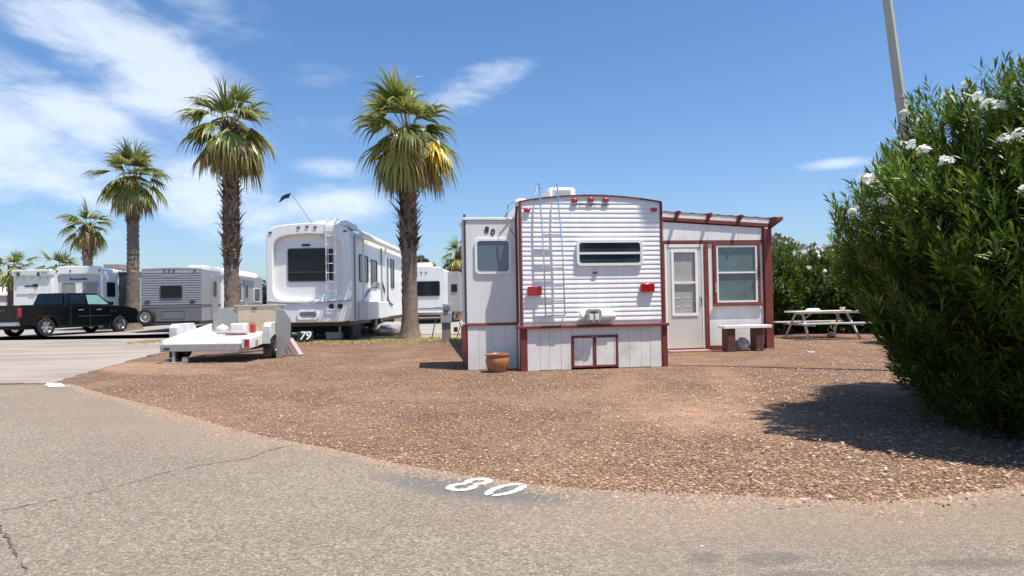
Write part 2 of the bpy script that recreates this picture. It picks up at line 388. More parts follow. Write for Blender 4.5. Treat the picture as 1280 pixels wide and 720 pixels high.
def road_material():
    t = NT('chip_seal_asphalt')
    v = t.vor(85.0); sc = t.N('ShaderNodeSeparateColor'); t.L(v.outputs['Color'], sc.inputs[0])
    agg = t.ramp(sc.outputs[0], [(0, (.075, .068, .060)), (.3, (.22, .195, .165)), (.6, (.335, .295, .245)), (.85, (.42, .37, .31)), (1, (.66, .60, .52))])
    agg = t.mix(t.mr(v.outputs['Distance'], .42, .75, 0, .45), agg, (.11, .098, .085))
    fine = t.mix(t.noise(160, 3, .7), (.17, .15, .125), (.38, .34, .285))
    base = t.mix(.46, agg, fine)
    nz = t.noise(3.0, 6, .65, 4)
    big = t.mr(t.noise(.5, 6, .6, 2), .3, .7, .92, 1.08); base = t.mix(1.0, base, big, 'MULTIPLY')
    # dusty tan wash towards the gravel, smoother tar patches, grey paint round the numerals
    dust = t.math('MAXIMUM', t.spot(2.2, 3.45, 2.4, .42, -.03, .5, nz), t.math('MULTIPLY', t.spot(-4.2, 7.2, 3.6, .8, -.68, .7, nz), .8))
    base = t.mix(t.math('MULTIPLY', dust, .38), base, (.33, .25, .185))
    tar = t.math('MAXIMUM', t.spot(1.16, 2.93, .16, .07, .1, .8, nz), t.spot(1.24, 2.74, .26, .07, 0, .8, nz))
    tar = t.math('MAXIMUM', tar, t.spot(.85, 2.95, .10, .07, .5, .5, nz))
    tar = t.math('MAXIMUM', tar, t.spot(2.05, 2.85, .28, .06, 0, .5, nz))
    smoothp = t.math('MULTIPLY', t.spot(1.35, 2.95, 1.15, .42, -.02, .6, nz), .55)
    smoothp = t.math('MAXIMUM', smoothp, t.spot(-2.75, 2.85, .38, .5, .6, .35, nz))
    base = t.mix(t.math('MULTIPLY', smoothp, .6), base, (.235, .215, .185))
    base = t.mix(t.math('MULTIPLY', tar, .42), base, (.10, .10, .097))
    gp = t.spot(-.22, 4.12, .74, .25, -.42, .28, nz)
    base = t.mix(1.0, base, (.97, .87, .77), 'MULTIPLY')
    base = t.mix(t.math('MULTIPLY', gp, .85), base, (.15, .142, .13))
    t.L(base, t.b.inputs['Base Color']); t.b.inputs['Roughness'].default_value = .88; t.b.inputs['Specular IOR Level'].default_value = .3
    n1 = t.bump(t.math('SUBTRACT', 1.0, v.outputs['Distance']), .7, .010); t.L(t.bump(t.noise(220, 3, .6), .35, .006, n1), t.b.inputs['Normal'])
    return t.m
ROAD = road_material()

def dirt_material(name, c1, c2, patch):
    t = NT(name)
    base = t.mix(t.noise(1.2, 6, .6), c1, c2); base = t.mix(t.mr(t.noise(60, 4, .7), .3, .7, 0, .5), base, c2)
    st = t.mr(t.noise(.5, 6, .65, 6, stretch=(.35, 1.8, 1)), .43, .60, 0, .8)
    base = t.mix(st, base, patch)
    t.L(base, t.b.inputs['Base Color']); t.b.inputs['Roughness'].default_value = .9; t.b.inputs['Specular IOR Level'].default_value = .25
    t.L(t.bump(t.noise(70, 5, .7), .5, .012), t.b.inputs['Normal']); return t.m
DRIVE = dirt_material('pale_driveway', (.40, .335, .28), (.34, .285, .235), (.24, .20, .165))
LANE = dirt_material('pale_lane', (.40, .36, .315), (.34, .30, .26), (.26, .235, .20))

# large ground sheet: gravel everywhere
o = MB().add([(-600, -30, 0), (600, -30, 0), (600, 1400, 0), (-600, 1400, 0)], [(0, 1, 2, 3)]).build('ground', GRAVEL, smooth=False); struct(o)

def ragged(pts, amp, step, seed):
    r = random.Random(seed); out = []
    for a, b in zip(pts[:-1], pts[1:]):
        a = Vector(a); b = Vector(b); n = max(1, int((b - a).length / step)); d = (b - a).normalized(); p = Vector((-d.y, d.x))
        for i in range(n): out.append(a + (b - a) * i / n + p * r.uniform(-amp, amp))
    out.append(Vector(pts[-1])); return [(v.x, v.y) for v in out]
EDGE = [G(*q).to_2d() for q in ((83, 480), (135, 496), (200, 512), (260, 530), (330, 548), (420, 565), (505, 585), (566, 594), (667, 610), (760, 617), (842, 620), (940, 624), (1010, 628), (1092, 632), (1180, 626), (1278, 612))]
EDGE = [(-60, 10.9), (-16, 10.5), (-8.2, 10.05)] + [tuple(p) for p in EDGE] + [(5, 3.9), (9, 4.2), (60, 4.6)]
re_ = ragged(EDGE, .06, .09, 5)
import bmesh
def sheet(name, poly, z, m):
    bm = bmesh.new(); vs = [bm.verts.new((x, y, z)) for x, y in poly]; f = bm.faces.new(vs); bmesh.ops.triangulate(bm, faces=[f])
    me = bpy.data.meshes.new(name); bm.to_mesh(me); bm.free(); me.materials.append(m)
    for p in me.polygons:
        if p.normal.z < 0: p.flip()
    o = bpy.data.objects.new(name, me); COL.objects.link(o); return o
struct(sheet('road', [(60, -29), (-60, -29)] + re_, .004, ROAD))
rd = [G(*q).to_2d() for q in ((83, 474), (110, 466), (160, 452), (200, 441), (208, 436))]
drv = ragged([(-7.35, 10.2)] + [tuple(p) for p in rd[1:]] + [(-10.9, 21.5), (-12.6, 26.5), (-13.2, 29.5)], .07, .2, 9)
struct(sheet('driveway', drv + [(-60, 29.5), (-60, 11.2)] + ragged([(-16, 10.8), (-8.4, 10.3), (-7.35, 10.2)], .07, .12, 12)[:-1], .008, DRIVE))
struct(sheet('lane', [(-60, 27.0), (-12.8, 27.0), (-7, 23.4), (1.5, 23.0), (1.5, 40), (-60, 40)], .012, LANE))

# cracks in the road
def crack(pts, w, seed, name='road_crack'):
    r = random.Random(seed); P = [Vector((*G(*q).to_2d(), 0)) for q in pts]; L_ = []; R_ = []
    Q = []
    for a, b in zip(P[:-1], P[1:]):
        n = max(2, int((b - a).length / .04))
        for i in range(n): Q.append(a + (b - a) * i / n + Vector((r.uniform(-.012, .012), r.uniform(-.012, .012), 0)))
    m = MB(); 
    for i in range(len(Q) - 1):
        d = (Q[i + 1] - Q[i]).normalized(); p = Vector((-d.y, d.x, 0)); w0 = w * r.uniform(.2, 1)
        if r.random() < .12: continue
        m.add([(*(Q[i] + p * w0).to_2d(), .0085), (*(Q[i] - p * w0).to_2d(), .0085), (*(Q[i + 1] - p * w0).to_2d(), .0085), (*(Q[i + 1] + p * w0).to_2d(), .0085)], [(0, 1, 2, 3)])
    o = m.build(name, mat('crack_dark', (.10, .088, .076), .9, var=.3, vscale=20), smooth=False); struct(o)
crack([(0, 640), (60, 628), (110, 618), (160, 606), (205, 592), (250, 583), (310, 574), (340, 563), (372, 556)], .006, 3)
crack([(0, 655), (12, 680), (28, 706), (34, 720)], .008, 7)

# painted numerals on the road
def arc_strip(m, c, u, v, rx, ry, t0, t1, w, z, n=26):
    V = []
    rw = random.Random(int(rx * 1e4 + t0)); n = n * 3; q = 8; Fs = []
    for i in range(n + 1):
        t = radians(t0 + (t1 - t0) * i / n)
        for k in range(q + 1):
            e = w * (k / q - .5); e *= 1 + (rw.uniform(-.10, .14) if k in (0, q) else 0)
            a = (rx + e) * cos(t); b = (ry + e) * sin(t); p = c + u * a + v * b; V.append((p.x, p.y, z))
    for i in range(n):
        for k in range(q):
            if rw.random() > (.14 if k in (0, q - 1) else .05): b = i * (q + 1) + k; Fs.append((b, b + 1, b + q + 2, b + q + 1))
    m.add(V, Fs)
def road_number():
    up = Vector((cos(radians(50)), sin(radians(50)), 0)); ad = Vector((cos(radians(-31)), sin(radians(-31)), 0))
    root = thing('painted_site_number', 'white stencilled number 80 painted on a grey patch at the road edge', 'road marking', tuple(G(608, 608)))
    c8 = Vector((-.295, 4.185, 0)) - root.location; c0 = Vector((-.060, 4.055, 0)) - root.location
    m = MB()
    for k in (1, -1):
        c = c8 + up * .078 * k
        if k == 1: arc_strip(m, c, ad, up, .060, .068, -75, 255, .052, .0085)
        else: arc_strip(m, c, ad, up, .070, .072, 105, 435 - 22, .052, .0088)
    m.build('digit', PAINT, root, smooth=False)
    m = MB(); arc_strip(m, c0, ad, up, .068, .140, -80, 68, .052, .0085, 30); arc_strip(m, c0, ad, up, .068, .140, 84, 262, .052, .0085, 30)
    m.build('digit', PAINT, root, smooth=False)
road_number()
o = MB().flat([tuple(G(*q).to_2d()) for q in ((55, 482), (60, 479.5), (76, 479.5), (83, 484), (62, 485))], .0125).build('paint_patch', PAINT, smooth=False)
tag(o, 'small white painted patch on the road at the driveway corner', 'road marking')

# loose stones
def stones():
    rng = np.random.default_rng(4)
    def region(n, fx, fy, smin, smax):
        return fx(n), fy(n), smin + (smax - smin) * rng.random(n) ** 2.2
    ex = np.array([p[0] for p in EDGE]); ey = np.array([p[1] for p in EDGE])
    X = []; Y = []; S = []
    # gravel bed
    n = 105000; y = 3.4 + 12 * rng.random(n) ** 1.5; x = (rng.random(n) * 2 - 1) * (y * .86 + .3)
    yb = np.interp(x, ex, ey); keep = (y > yb + .02) & ~((x > .1) & (x < 6.6) & (y > 10.7 + .144 * x)) & ~((x < 0.2) & (x > -.8) & (y > 11.2)) 
    bare = (((x - 1.95) / .9) ** 2 + ((y - 6.6) / 1.1) ** 2) < rng.random(n) * 1.2; keep &= ~(bare & (rng.random(n) < .7))
    keep &= ~((x < -6.7) & (y > 10))
    X.append(x[keep]); Y.append(y[keep]); S.append(.0045 + .010 * rng.random(keep.sum()) ** 1.8)
    # scatter spilling on to the road near the edge
    n = 30000; x = -7 + 12 * rng.random(n); yb = np.interp(x, ex, ey); y = yb + .05 - np.abs(rng.normal(0, .15, n)) * (.45 + 1.1 * np.abs(np.sin(x * 1.9) * np.sin(x * .8 + 1)))
    X.append(x); Y.append(y); S.append(.004 + .009 * rng.random(n) ** 2)
    # sparse chips all over the road
    n = 5000; y = 2.1 + 8 * rng.random(n) ** 1.6; x = (rng.random(n) * 2 - 1) * (y * .86 + .3); yb = np.interp(x, ex, ey); k = y < yb - .1
    X.append(x[k]); Y.append(y[k]); S.append(.003 + .006 * rng.random(k.sum()) ** 2)
    x = np.concatenate(X); y = np.concatenate(Y); s = np.concatenate(S); n = len(x)
    base = np.array([[1, 0, 0], [.3, .95, 0], [-.9, .5, 0], [-.8, -.6, 0], [.4, -.9, 0], [.1, .0, .75]], float)
    ang = rng.random(n) * 2 * pi; ca, sa = np.cos(ang), np.sin(ang)
    B = base[None] * (1 + rng.normal(0, .22, (n, 6, 1))); B = B * s[:, None, None] * np.array([1.25, .85, .75])
    P = np.empty((n, 6, 3)); P[:, :, 0] = B[:, :, 0] * ca[:, None] - B[:, :, 1] * sa[:, None] + x[:, None]
    P[:, :, 1] = B[:, :, 0] * sa[:, None] + B[:, :, 1] * ca[:, None] + y[:, None]; P[:, :, 2] = B[:, :, 2] + .003
    idx = np.array([[0, 1, 5], [1, 2, 5], [2, 3, 5], [3, 4, 5], [4, 0, 5]]); Fc = (np.arange(n)[:, None, None] * 6 + idx[None]).reshape(-1, 3)
    pal = np.array([(.20, .11, .065), (.34, .21, .125), (.44, .29, .17), (.33, .18, .11), (.50, .37, .235), (.24, .18, .13), (.60, .48, .34), (.42, .31, .15)])
    c = pal[rng.choice(len(pal), n, p=[.24, .22, .16, .20, .05, .08, .015, .035])] * rng.uniform(.75, 1.12, (n, 1))
    nb = len(X[0]); ns = nb + len(X[1]); c[nb:ns] = c[nb:ns] * .75 + np.array((.30, .26, .22)) * .25; c[ns:] = c[ns:] * .4 + np.array((.30, .265, .225)) * .6
    o = bulk('gravel', P.reshape(-1, 3), [Fc], mat('stone_chips', (1, 1, 1), .85, attr=True, var=.1, vscale=80), colors=np.repeat(c, 6, 0)); struct(o, 'stuff')
stones()

# ---------------------------------------------------------------- the site 80 trailer
A80 = radians(8.2); O80 = Vector((.15, 10.79, 0))
def L80(x, y, z=0):
    return (O80.x + x * cos(A80) - y * sin(A80), O80.y + x * sin(A80) + y * cos(A80), z)
def arch(x, w, z0, rise): return z0 + rise * (1 - ((x - w / 2) / (w / 2)) ** 2)
def lap_panel(x0, x1, z0, z1, pitch, depth, top=None, y=0.0):
    """horizontal metal laps: each leans out to a lip and steps back under it"""
    m = MB(); n = int(round((z1 - z0) / pitch)); 
    for i in range(n):
        a = z0 + i * pitch; b = a + pitch; xa, xb = x0, x1
        if top:
            xs = [x0 + (x1 - x0) * k / 60 for k in range(61)]; ok = [x for x in xs if top(x) >= b - .005]
            if not ok: break
            xa, xb = ok[0], ok[-1]
        h = pitch
        prof = [(y, a), (y - depth * .55, a + h * .04), (y - depth, a + h * .16), (y - depth * .9, a + h * .5), (y - depth * .35, a + h * .88), (y, b)]
        V = [(xa, p, q) for p, q in prof] + [(xb, p, q) for p, q in prof]; k = len(prof)
        m.add(V, [(j, j + k, j + k + 1, j + 1) for j in range(k - 1)] + [tuple(range(k - 1, -1, -1)), tuple(range(k, 2 * k))])
    return m
def board_panel(x0, x1, z0, z1, y0, y1, bw, seed, gap=.006):
    m = MB(); r = random.Random(seed); x = x0
    while x < x1 - .02:
        w = min(bw * r.uniform(.85, 1.15), x1 - x); d = r.uniform(0, .006); m.box(x + gap / 2, x + w - gap / 2, y0 - d, y1, z0 + r.uniform(0, .008), z1); x += w
    m.box(x0, x1, y0 + .008, y1 - .002, z0 + .01, z1 - .002)
    return m

def trailer80():
    t = thing('travel_trailer', 'white ribbed travel trailer with maroon trim, rear ladder and board skirt', 'trailer', tuple(O80), A80)
    Wd = 2.50; Ln = 8.6; zf = .76; zc = 2.86
    xs = [Wd * k / 20 for k in range(21)]
    body = [(0, zf), (Wd, zf)] + [(x, arch(x, Wd, zc, .11)) for x in reversed(xs)]
    MB().prism(body, 0.0, Ln).build('body', WHITE2, t)
    lap_panel(.035, Wd - .035, zf + .05, 2.99, .0805, .013, lambda x: arch(x, Wd, zc, .11), -.001).build('rear_siding', WHITE2, t)
    # dark maroon edge trims
    m = MB(); m.box(-.014, .020, -.03, .05, zf, zc + .005); m.build('corner_trim', RED, t, bevel=.006)
    MB().box(Wd - .024, Wd + .014, -.03, .05, zf, zc + .005).build('corner_trim', RED, t, bevel=.006)
    m = MB(); up = [(x, arch(x, Wd, zc, .11) + .014) for x in xs]; dn = [(x, arch(x, Wd, zc, .11) - .008) for x in xs]
    V = [(a[0], y, a[1]) for y in (-.034, .03) for a in up] + [(a[0], y, a[1]) for y in (-.034, .03) for a in dn]; n = 21
    Fs = []
    for i in range(20): Fs += [(i, i + 1, n + i + 1, n + i), (2 * n + i, 3 * n + i, 3 * n + i + 1, 2 * n + i + 1), (i, 2 * n + i, 2 * n + i + 1, i + 1), (n + i, n + i + 1, 3 * n + i + 1, 3 * n + i)]
    m.add(V, Fs); m.build('roof_trim', RED, t)
    roof = MB(); poly = [(x, arch(x, Wd, zc, .11) + .012) for x in xs]; k = len(poly)
    roof.add([(p[0], y, p[1]) for y in (.0305, Ln) for p in poly], [(i, i + 1, k + i + 1, k + i) for i in range(k - 1)]); roof.build('roof', WHITE, t)
    # rear window with a middle bar
    window(t, .965, 2.135, 1.76, 2.20, y=-.022, r=.07, fm=WHITE, gm=mat('reflection_toned_glass', (.035, .05, .06), .1, var=.5, vscale=2.2, spec=.8), fw=.045, bars=(1.975,), dep=.035)  # lighter mottled pane colour stands in for reflections
    # lamps
    def lamp(x0, x1, z0, z1, p, name, m=REDL): MB().box(x0, x1, -.02 - p, -.012, z0, z1).build(name, m, t, bevel=.012)
    lamp(.11, .35, 1.275, 1.42, .055, 'tail_light'); lamp(2.09, 2.33, 1.30, 1.445, .055, 'tail_light')
    for x, z in ((.125, 2.715), (2.36, 2.73), (.95, 2.885), (1.235, 2.90), (1.50, 2.895)): lamp(x - .052, x + .052, z - .035, z + .03, .032, 'marker_light')
    MB().box(1.245, 1.325, -.045, -.018, 1.625, 1.66).build('lock_cover', DGREY, t, bevel=.005)
    # faded script under the markers
    m = MB(); r = random.Random(3); x = .92
    while x < 1.56:
        w = r.uniform(.028, .05); m.box(x, x + w, -.0275, -.024, 2.795 + r.uniform(0, .006), 2.808); m.box(x, x + .012, -.0275, -.024, 2.795, 2.825 + r.uniform(0, .02))
        if r.random() < .6: m.box(x + w - .012, x + w, -.0276, -.0242, 2.795, 2.825)
        x += w + .018
    m.build('lettering', BLKTXT, t)
    # ladder
    m = MB()
    for x, xt in ((.37, .33), (.70, .64)):
        m.tube([(x + .02, -.02, .90), (x + .02, -.13, .94), (x + .01, -.15, 1.2), (x, -.14, 2.0), (xt + .01, -.12, 2.75), (xt, -.10, 3.06), (xt, -.04, 3.16), (xt - .0, .06, 3.17), (xt - .02, .22, 3.02)], .0135, 8)
    m.build('ladder_rail', CHROME, t)
    for i, z in enumerate((.93, 1.17, 1.42, 1.72, 2.02, 2.28, 2.55)):
        MB().tube([(.38 - i * .004, -.145, z), (.71 - i * .006, -.145, z)], .014, 8).build('ladder_rung', CHROME, t)
    # electrical outlet and white storage tube on the ledge
    m = MB(); m.tube([(.99, -.095, .90), (1.60, -.09, .90)], .070, 14); m.build('storage_tube', PLASTW, t, bevel=.012)
    m = MB(); m.prism(rrect(1.065, 1.345, .79, 1.03, .07), -.20, -.155); m.build('outlet_box', mat('khaki_plastic', (.33, .32, .26), .6), t, bevel=.012)
    for x in (1.155, 1.255): MB().box(x - .033, x + .033, -.21, -.201, .84, .94).build('outlet_cover', PLASTW, t, bevel=.004)
    MB().box(1.15, 1.26, -.206, -.201, .96, .985).build('outlet_lid', DGREY, t)
    # roof gear
    m = MB(); m.box(.84, 1.38, 1.6, 2.5, 2.96, 3.40); m.build('air_conditioner', WHITE, t, bevel=.05)
    a = MB(); [a.box(.92, 1.28, 1.588, 1.6, 3.14 + .03 * i, 3.155 + .03 * i) for i in range(7)]; a.build('air_conditioner_grille', GREY, t)
    m = MB().lathe([(.11, 0), (.12, .03), (.09, .07), (.01, .09)], (.10, .45, 2.90)); m.build('roof_vent', WHITE, t)
    m = MB(); m.box(1.9, 2.2, 3.2, 3.6, 2.95, 3.07); m.build('roof_vent', WHITE, t, bevel=.02)
    # skirt : ledge, corner posts, boards, hatch doors
    MB().box(-.09, Wd + .07, -.10, .02, .712, .757).build('ledge', RED, t, bevel=.006)
    MB().box(-.03, .085, -.055, .05, 0, .711).build('skirt_post', RED, t, bevel=.006)
    MB().box(Wd - .045, Wd + .05, -.055, .05, 0, .711).build('skirt_post', RED, t, bevel=.006)
    board_panel(.086, .845, .005, .710, -.03, .0, .19, 2).build('skirt_boards', SKIRT, t)
    board_panel(1.665, Wd - .046, .005, .710, -.03, .0, .19, 5).build('skirt_boards', SKIRT, t)
    MB().box(.846, 1.664, -.025, 0, .575, .710).build('skirt_boards', SKIRT, t)
    m = MB(); m.box(.85, 1.66, -.05, -.026, .535, .575); m.box(.85, .885, -.05, -.026, .03, .534); m.box(1.625, 1.66, -.05, -.026, .03, .534); m.box(.886, 1.624, -.05, -.026, .03, .062); m.box(1.225, 1.275, -.052, -.026, .063, .534)
    m.build('hatch_frame', RED, t, bevel=.004)
    for a_, b_ in ((.887, 1.224), (1.276, 1.623)):
        d = board_panel(a_, b_, .064, .533, -.036, -.002, .17, int(a_ * 10)).build('hatch_door', SKIRT, t)
    MB().box(1.19, 1.29, -.062, -.050, .553, .568).build('hatch_latch', CHROME, t, bevel=.003)
    MB().box(0, .03, .05, Ln, .0, .76).build('side_skirt', SKIRT, t); MB().box(Wd - .03, Wd, .05, Ln, .0, .76).build('side_skirt', SKIRT, t)
    # slide-out room
    ys, x0, x1, zt = .42, -.90, -.004, 2.60
    s = MB(); s.box(x0, x1, ys, ys + 1.0, .80, zt); so_ = s.build('slide_out_room', CREAM, t, bevel=.012)
    MB().box(x0 - .03, x1, ys - .02, ys + 1.05, zt, zt + .045).build('slide_roof', WHITE, so_, bevel=.006)
    MB().box(x0 - .022, x0 + .014, ys - .014, ys + .05, .80, zt + .10).build('slide_edge_trim', DGREY, so_)
    window(so_, -.735, -.10, 1.66, 2.275, y=ys - .002, r=.075, fm=WHITE, gm=GLASSB, fw=.04, dep=.03)
    MB().box(x0 - .03, x1, ys - .025, ys + .03, .765, .799).build('slide_ledge', RED, so_, bevel=.004)
    MB().box(x0 - .075, x0 - .002, ys - .02, ys + .30, .30, .76).build('slide_bracket', RED, so_, bevel=.006)
    board_panel(x0 + .02, x1 - .02, .004, .764, ys - .002, ys + .03, .2, 9).build('slide_skirt_boards', SKIRT, so_)
    MB().box(x0, x0 + .03, ys + .04, ys + 1.0, 0, .76).build('slide_skirt_side', RED, so_)
    text_part('8', .15, 'painted_number', BLKTXT, so_, (-.520, ys - .006, 2.425), (pi / 2, radians(10), 0), bold=.006)
    text_part('0', .15, 'painted_number', BLKTXT, so_, (-.415, ys - .006, 2.385), (pi / 2, radians(10), 0), bold=.005)
    # folded awning bow seen over the slide-out, and downspout tube beside it
    m = MB(); m.tube([(-.02, .25, 2.25), (-.14, .26, 2.45), (-.19, .28, 2.66), (-.15, .30, 2.84), (-.03, .32, 2.93)], .012, 8); m.build('awning_bow', GREY, t)
    m = MB(); m.tube([(-.045, .12, .80), (-.05, .10, 2.60), (-.03, .10, 2.80)], .022, 8); m.build('corner_pipe', RED, t)
trailer80()

# ---------------------------------------------------------------- wooden room built against the trailer
def annex():
    Y = 2.9
    t = thing('patio_room', 'white panelled lean-to room with maroon posts, beige door and one window', 'patio room', L80(0, 0), A80)
    X0, X1 = 2.56, 6.16
    def zt(x): return 3.12 - (x - 3.6) * .058
    def wallbox(a, b, z0, z1, y0=Y, y1=Y + .06, nm='wall_panel', m_=SKIRT): MB().prism([(a, z0), (b, z0), (b, z1(b) if callable(z1) else z1), (a, z1(a) if callable(z1) else z1)], y0, y1).build(nm, m_, t, bevel=.003)
    wp = mat('white_wall_board', (.80, .77, .72), .65, var=.1, vscale=2.5, stain=(.58, .52, .46), streak=True)
    # wall pieces round the door and window openings
    wallbox(X0, 3.68, .06, lambda x: zt(x) - .22, m_=wp)
    for a, b in ((3.685, 4.72), (4.725, 5.45), (5.455, 6.02)): wallbox(a, b, 2.46, lambda x: zt(x) - .24, m_=wp)
    wallbox(4.72, 4.82, .10, 2.40, m_=wp); wallbox(5.96, 6.02, .10, 2.40, m_=wp)
    wallbox(4.821, 5.959, .10, .985, m_=wp)
    # base board, beams, posts
    MB().box(4.72, 6.02, Y - .012, Y + .05, 0, .098).build('base_board', RED, t)
    MB().prism([(X0, 2.40), (6.02, 2.38), (6.02, 2.43), (X0, 2.455)], Y - .028, Y + .02).build('beam', RED, t, bevel=.004)
    MB().prism([(X0, zt(X0) - .21), (6.20, zt(6.2) - .215), (6.20, zt(6.2) - .135), (X0, zt(X0) - .135)], Y - .045, Y + .05).build('beam', RED, t, bevel=.004)
    MB().box(4.60, 4.70, Y - .05, Y + .06, 0, 2.375).build('post', RED, t, bevel=.005)
    MB().box(3.625, 3.685, Y - .03, Y + .06, 0, 2.385).build('post', RED, t, bevel=.005)
    MB().box(6.04, 6.22, Y - .07, Y + .10, 0, 2.72).build('corner_post', RED, t, bevel=.006)
    # fascia under the roof with its rafter tails
    MB().prism([(X0, zt(X0) - .134), (6.28, zt(6.28) - .134), (6.28, zt(6.28) - .02), (X0, zt(X0) - .02)], Y - .02, Y + .03).build('fascia', wp, t)
    for x in (2.95, 3.98, 4.72, 5.45, 6.24):
        z = zt(x); w = .026
        MB().add([(x - w, Y - .21, z - .0), (x + w, Y - .21, z - .0), (x + w, Y - .21, z - .05), (x - w, Y - .21, z - .05),
                  (x - w, Y + 3.0, z + .03), (x + w, Y + 3.0, z + .03), (x + w, Y - .021, z - .155), (x - w, Y - .021, z - .155), (x + w, Y + 3.0, z - .12), (x - w, Y + 3.0, z - .12)],
                 [(0, 1, 2, 3), (0, 4, 5, 1), (3, 2, 6, 7), (7, 6, 8, 9), (1, 5, 8, 6, 2), (0, 3, 7, 9, 4), (4, 9, 8, 5)]).build('rafter', RED, t, smooth=False)
    MB().add([(6.20, Y - .35, zt(6.2) - .03), (6.35, Y - .33, zt(6.48) - .00), (6.35, Y - .33, zt(6.48) - .07), (6.20, Y - .35, zt(6.2) - .12),
              (6.20, Y + .05, zt(6.2) - .03), (6.35, Y + .05, zt(6.48) - .0), (6.35, Y + .05, zt(6.48) - .07), (6.20, Y + .05, zt(6.2) - .30)],
             [(0, 1, 2, 3), (4, 7, 6, 5), (0, 4, 5, 1), (1, 5, 6, 2), (2, 6, 7, 3), (3, 7, 4, 0)]).build('gutter_end', RED, t, smooth=False)
    # thin ribbed roof
    m = MB(); n = 50; V = []
    for i in range(n + 1):
        x = X0 - .02 + (6.36 - X0) * i / n; z = zt(x) - .012 + (.012 if i % 4 == 0 else 0)
        for y, d in ((Y - .035, .002), (Y + 3.1, .06)): V += [(x, y, z + d), (x, y, z + d + .012)]
    Fs = []
    for i in range(n):
        a, b = 4 * i, 4 * (i + 1); Fs += [(a, b, b + 1, a + 1), (a + 1, b + 1, b + 3, a + 3), (a + 2, a + 3, b + 3, b + 2), (a, a + 2, b + 2, b)]
    Fs += [(0, 1, 3, 2), (4 * n, 4 * n + 2, 4 * n + 3, 4 * n + 1)]
    m.add(V, Fs); m.build('roof', mat('pale_roof_sheet', (.55, .55, .53), .5), t, smooth=False)
    # side wall, back wall
    MB().box(6.10, 6.16, Y + .11, Y + 3.0, 0, 2.80).build('side_wall', wp, t); MB().box(X0, 6.10, Y + 2.94, Y + 3.0, 0, 2.95).build('back_wall', wp, t)
    MB().box(X0, 6.1, Y + .07, Y + 2.93, .0, .04).build('floor', WOOD, t)
    # door with storm window
    d = MB()
    x0, x1, z0, z1 = 3.74, 4.545, .06, 2.30; gx0, gx1, gz0, gz1 = 3.86, 4.43, .80, 2.23
    d.box(x0, gx0, Y - .02, Y + .03, z0, z1); d.box(gx1, x1, Y - .02, Y + .03, z0, z1); d.box(gx0 + .0001, gx1 - .0001, Y - .02, Y + .03, gz1, z1); d.box(gx0 + .0001, gx1 - .0001, Y - .02, Y + .03, z0, gz0)
    door = d.build('door', BEIGE, t, bevel=.002)
    MB().box(gx0 + .02, gx1 - .02, Y + .012, Y + .02, gz0 + .02, gz1 - .02).build('door_pane', CURT, door)
    m = MB(); m.ring(rrect(gx0 - .02, gx1 + .02, gz0 - .02, gz1 + .02, .02), rrect(gx0 + .035, gx1 - .035, gz0 + .045, gz1 - .035, .01), Y - .038, Y - .021); m.box(gx0 + .03, gx1 - .03, Y - .034, Y - .005, 1.50, 1.545)
    m.build('door_window_frame', WHITE, door)
    m = MB(); m.box(3.93, 4.04, Y + .006, Y + .0115, 1.165, 1.18); m.box(4.17, 4.29, Y + .006, Y + .0115, 1.175, 1.19); m.box(3.93, 4.04, Y + .006, Y + .0115, .975, .99); m.box(4.17, 4.27, Y + .006, Y + .0115, .985, 1.0); m.build('door_blind_slat', PLASTW, door)
    MB().tube([(4.505, Y - .02, 1.00), (4.505, Y - .07, 1.03), (4.505, Y - .07, 1.16), (4.505, Y - .02, 1.19)], .012, 8).build('door_handle', DGREY, door)
    m = MB(); m.box(3.688, 3.738, Y - .03, Y + .05, .0, 2.375); m.box(4.547, 4.598, Y - .03, Y + .05, .0, 2.375); m.box(3.739, 4.546, Y - .03, Y + .05, 2.305, 2.375)
    m.build('door_frame', wp, t)
    MB().box(3.66, 4.60, Y - .30, Y - .06, .0, .035).build('door_step', MAROONP, t, bevel=.01)
    MB().box(3.70, 4.60, Y - .045, Y - .031, .0, .055).build('door_sill', RED, t)
    # window
    m = MB(); m.ring([(4.83, .99), (5.95, .99), (5.95, 2.395), (4.83, 2.395)], [(4.905, 1.06), (5.885, 1.06), (5.885, 2.345), (4.905, 2.345)], Y - .03, Y + .05)
    wf = m.build('window', RED, t, bevel=.004)
    m = MB(); m.ring([(4.907, 1.062), (5.883, 1.062), (5.883, 2.343), (4.907, 2.343)], [(4.945, 1.10), (5.845, 1.10), (5.845, 2.305), (4.945, 2.305)], Y - .022, Y + .03); m.box(4.94, 5.85, Y - .018, Y + .02, 1.715, 1.75)
    m.build('sash', WHITE, wf)
    MB().box(4.94, 5.85, Y + .022, Y + .028, 1.10, 2.31).build('pane', GLASSG, wf)
    MB().box(4.80, 6.0, Y - .075, Y - .031, .985, 1.03).build('sill', RED, wf, bevel=.005)
    MB().box(4.862, 4.875, Y - .05, Y - .031, 1.28, 1.5).build('window_latch', PLASTW, wf, bevel=.004)
annex()

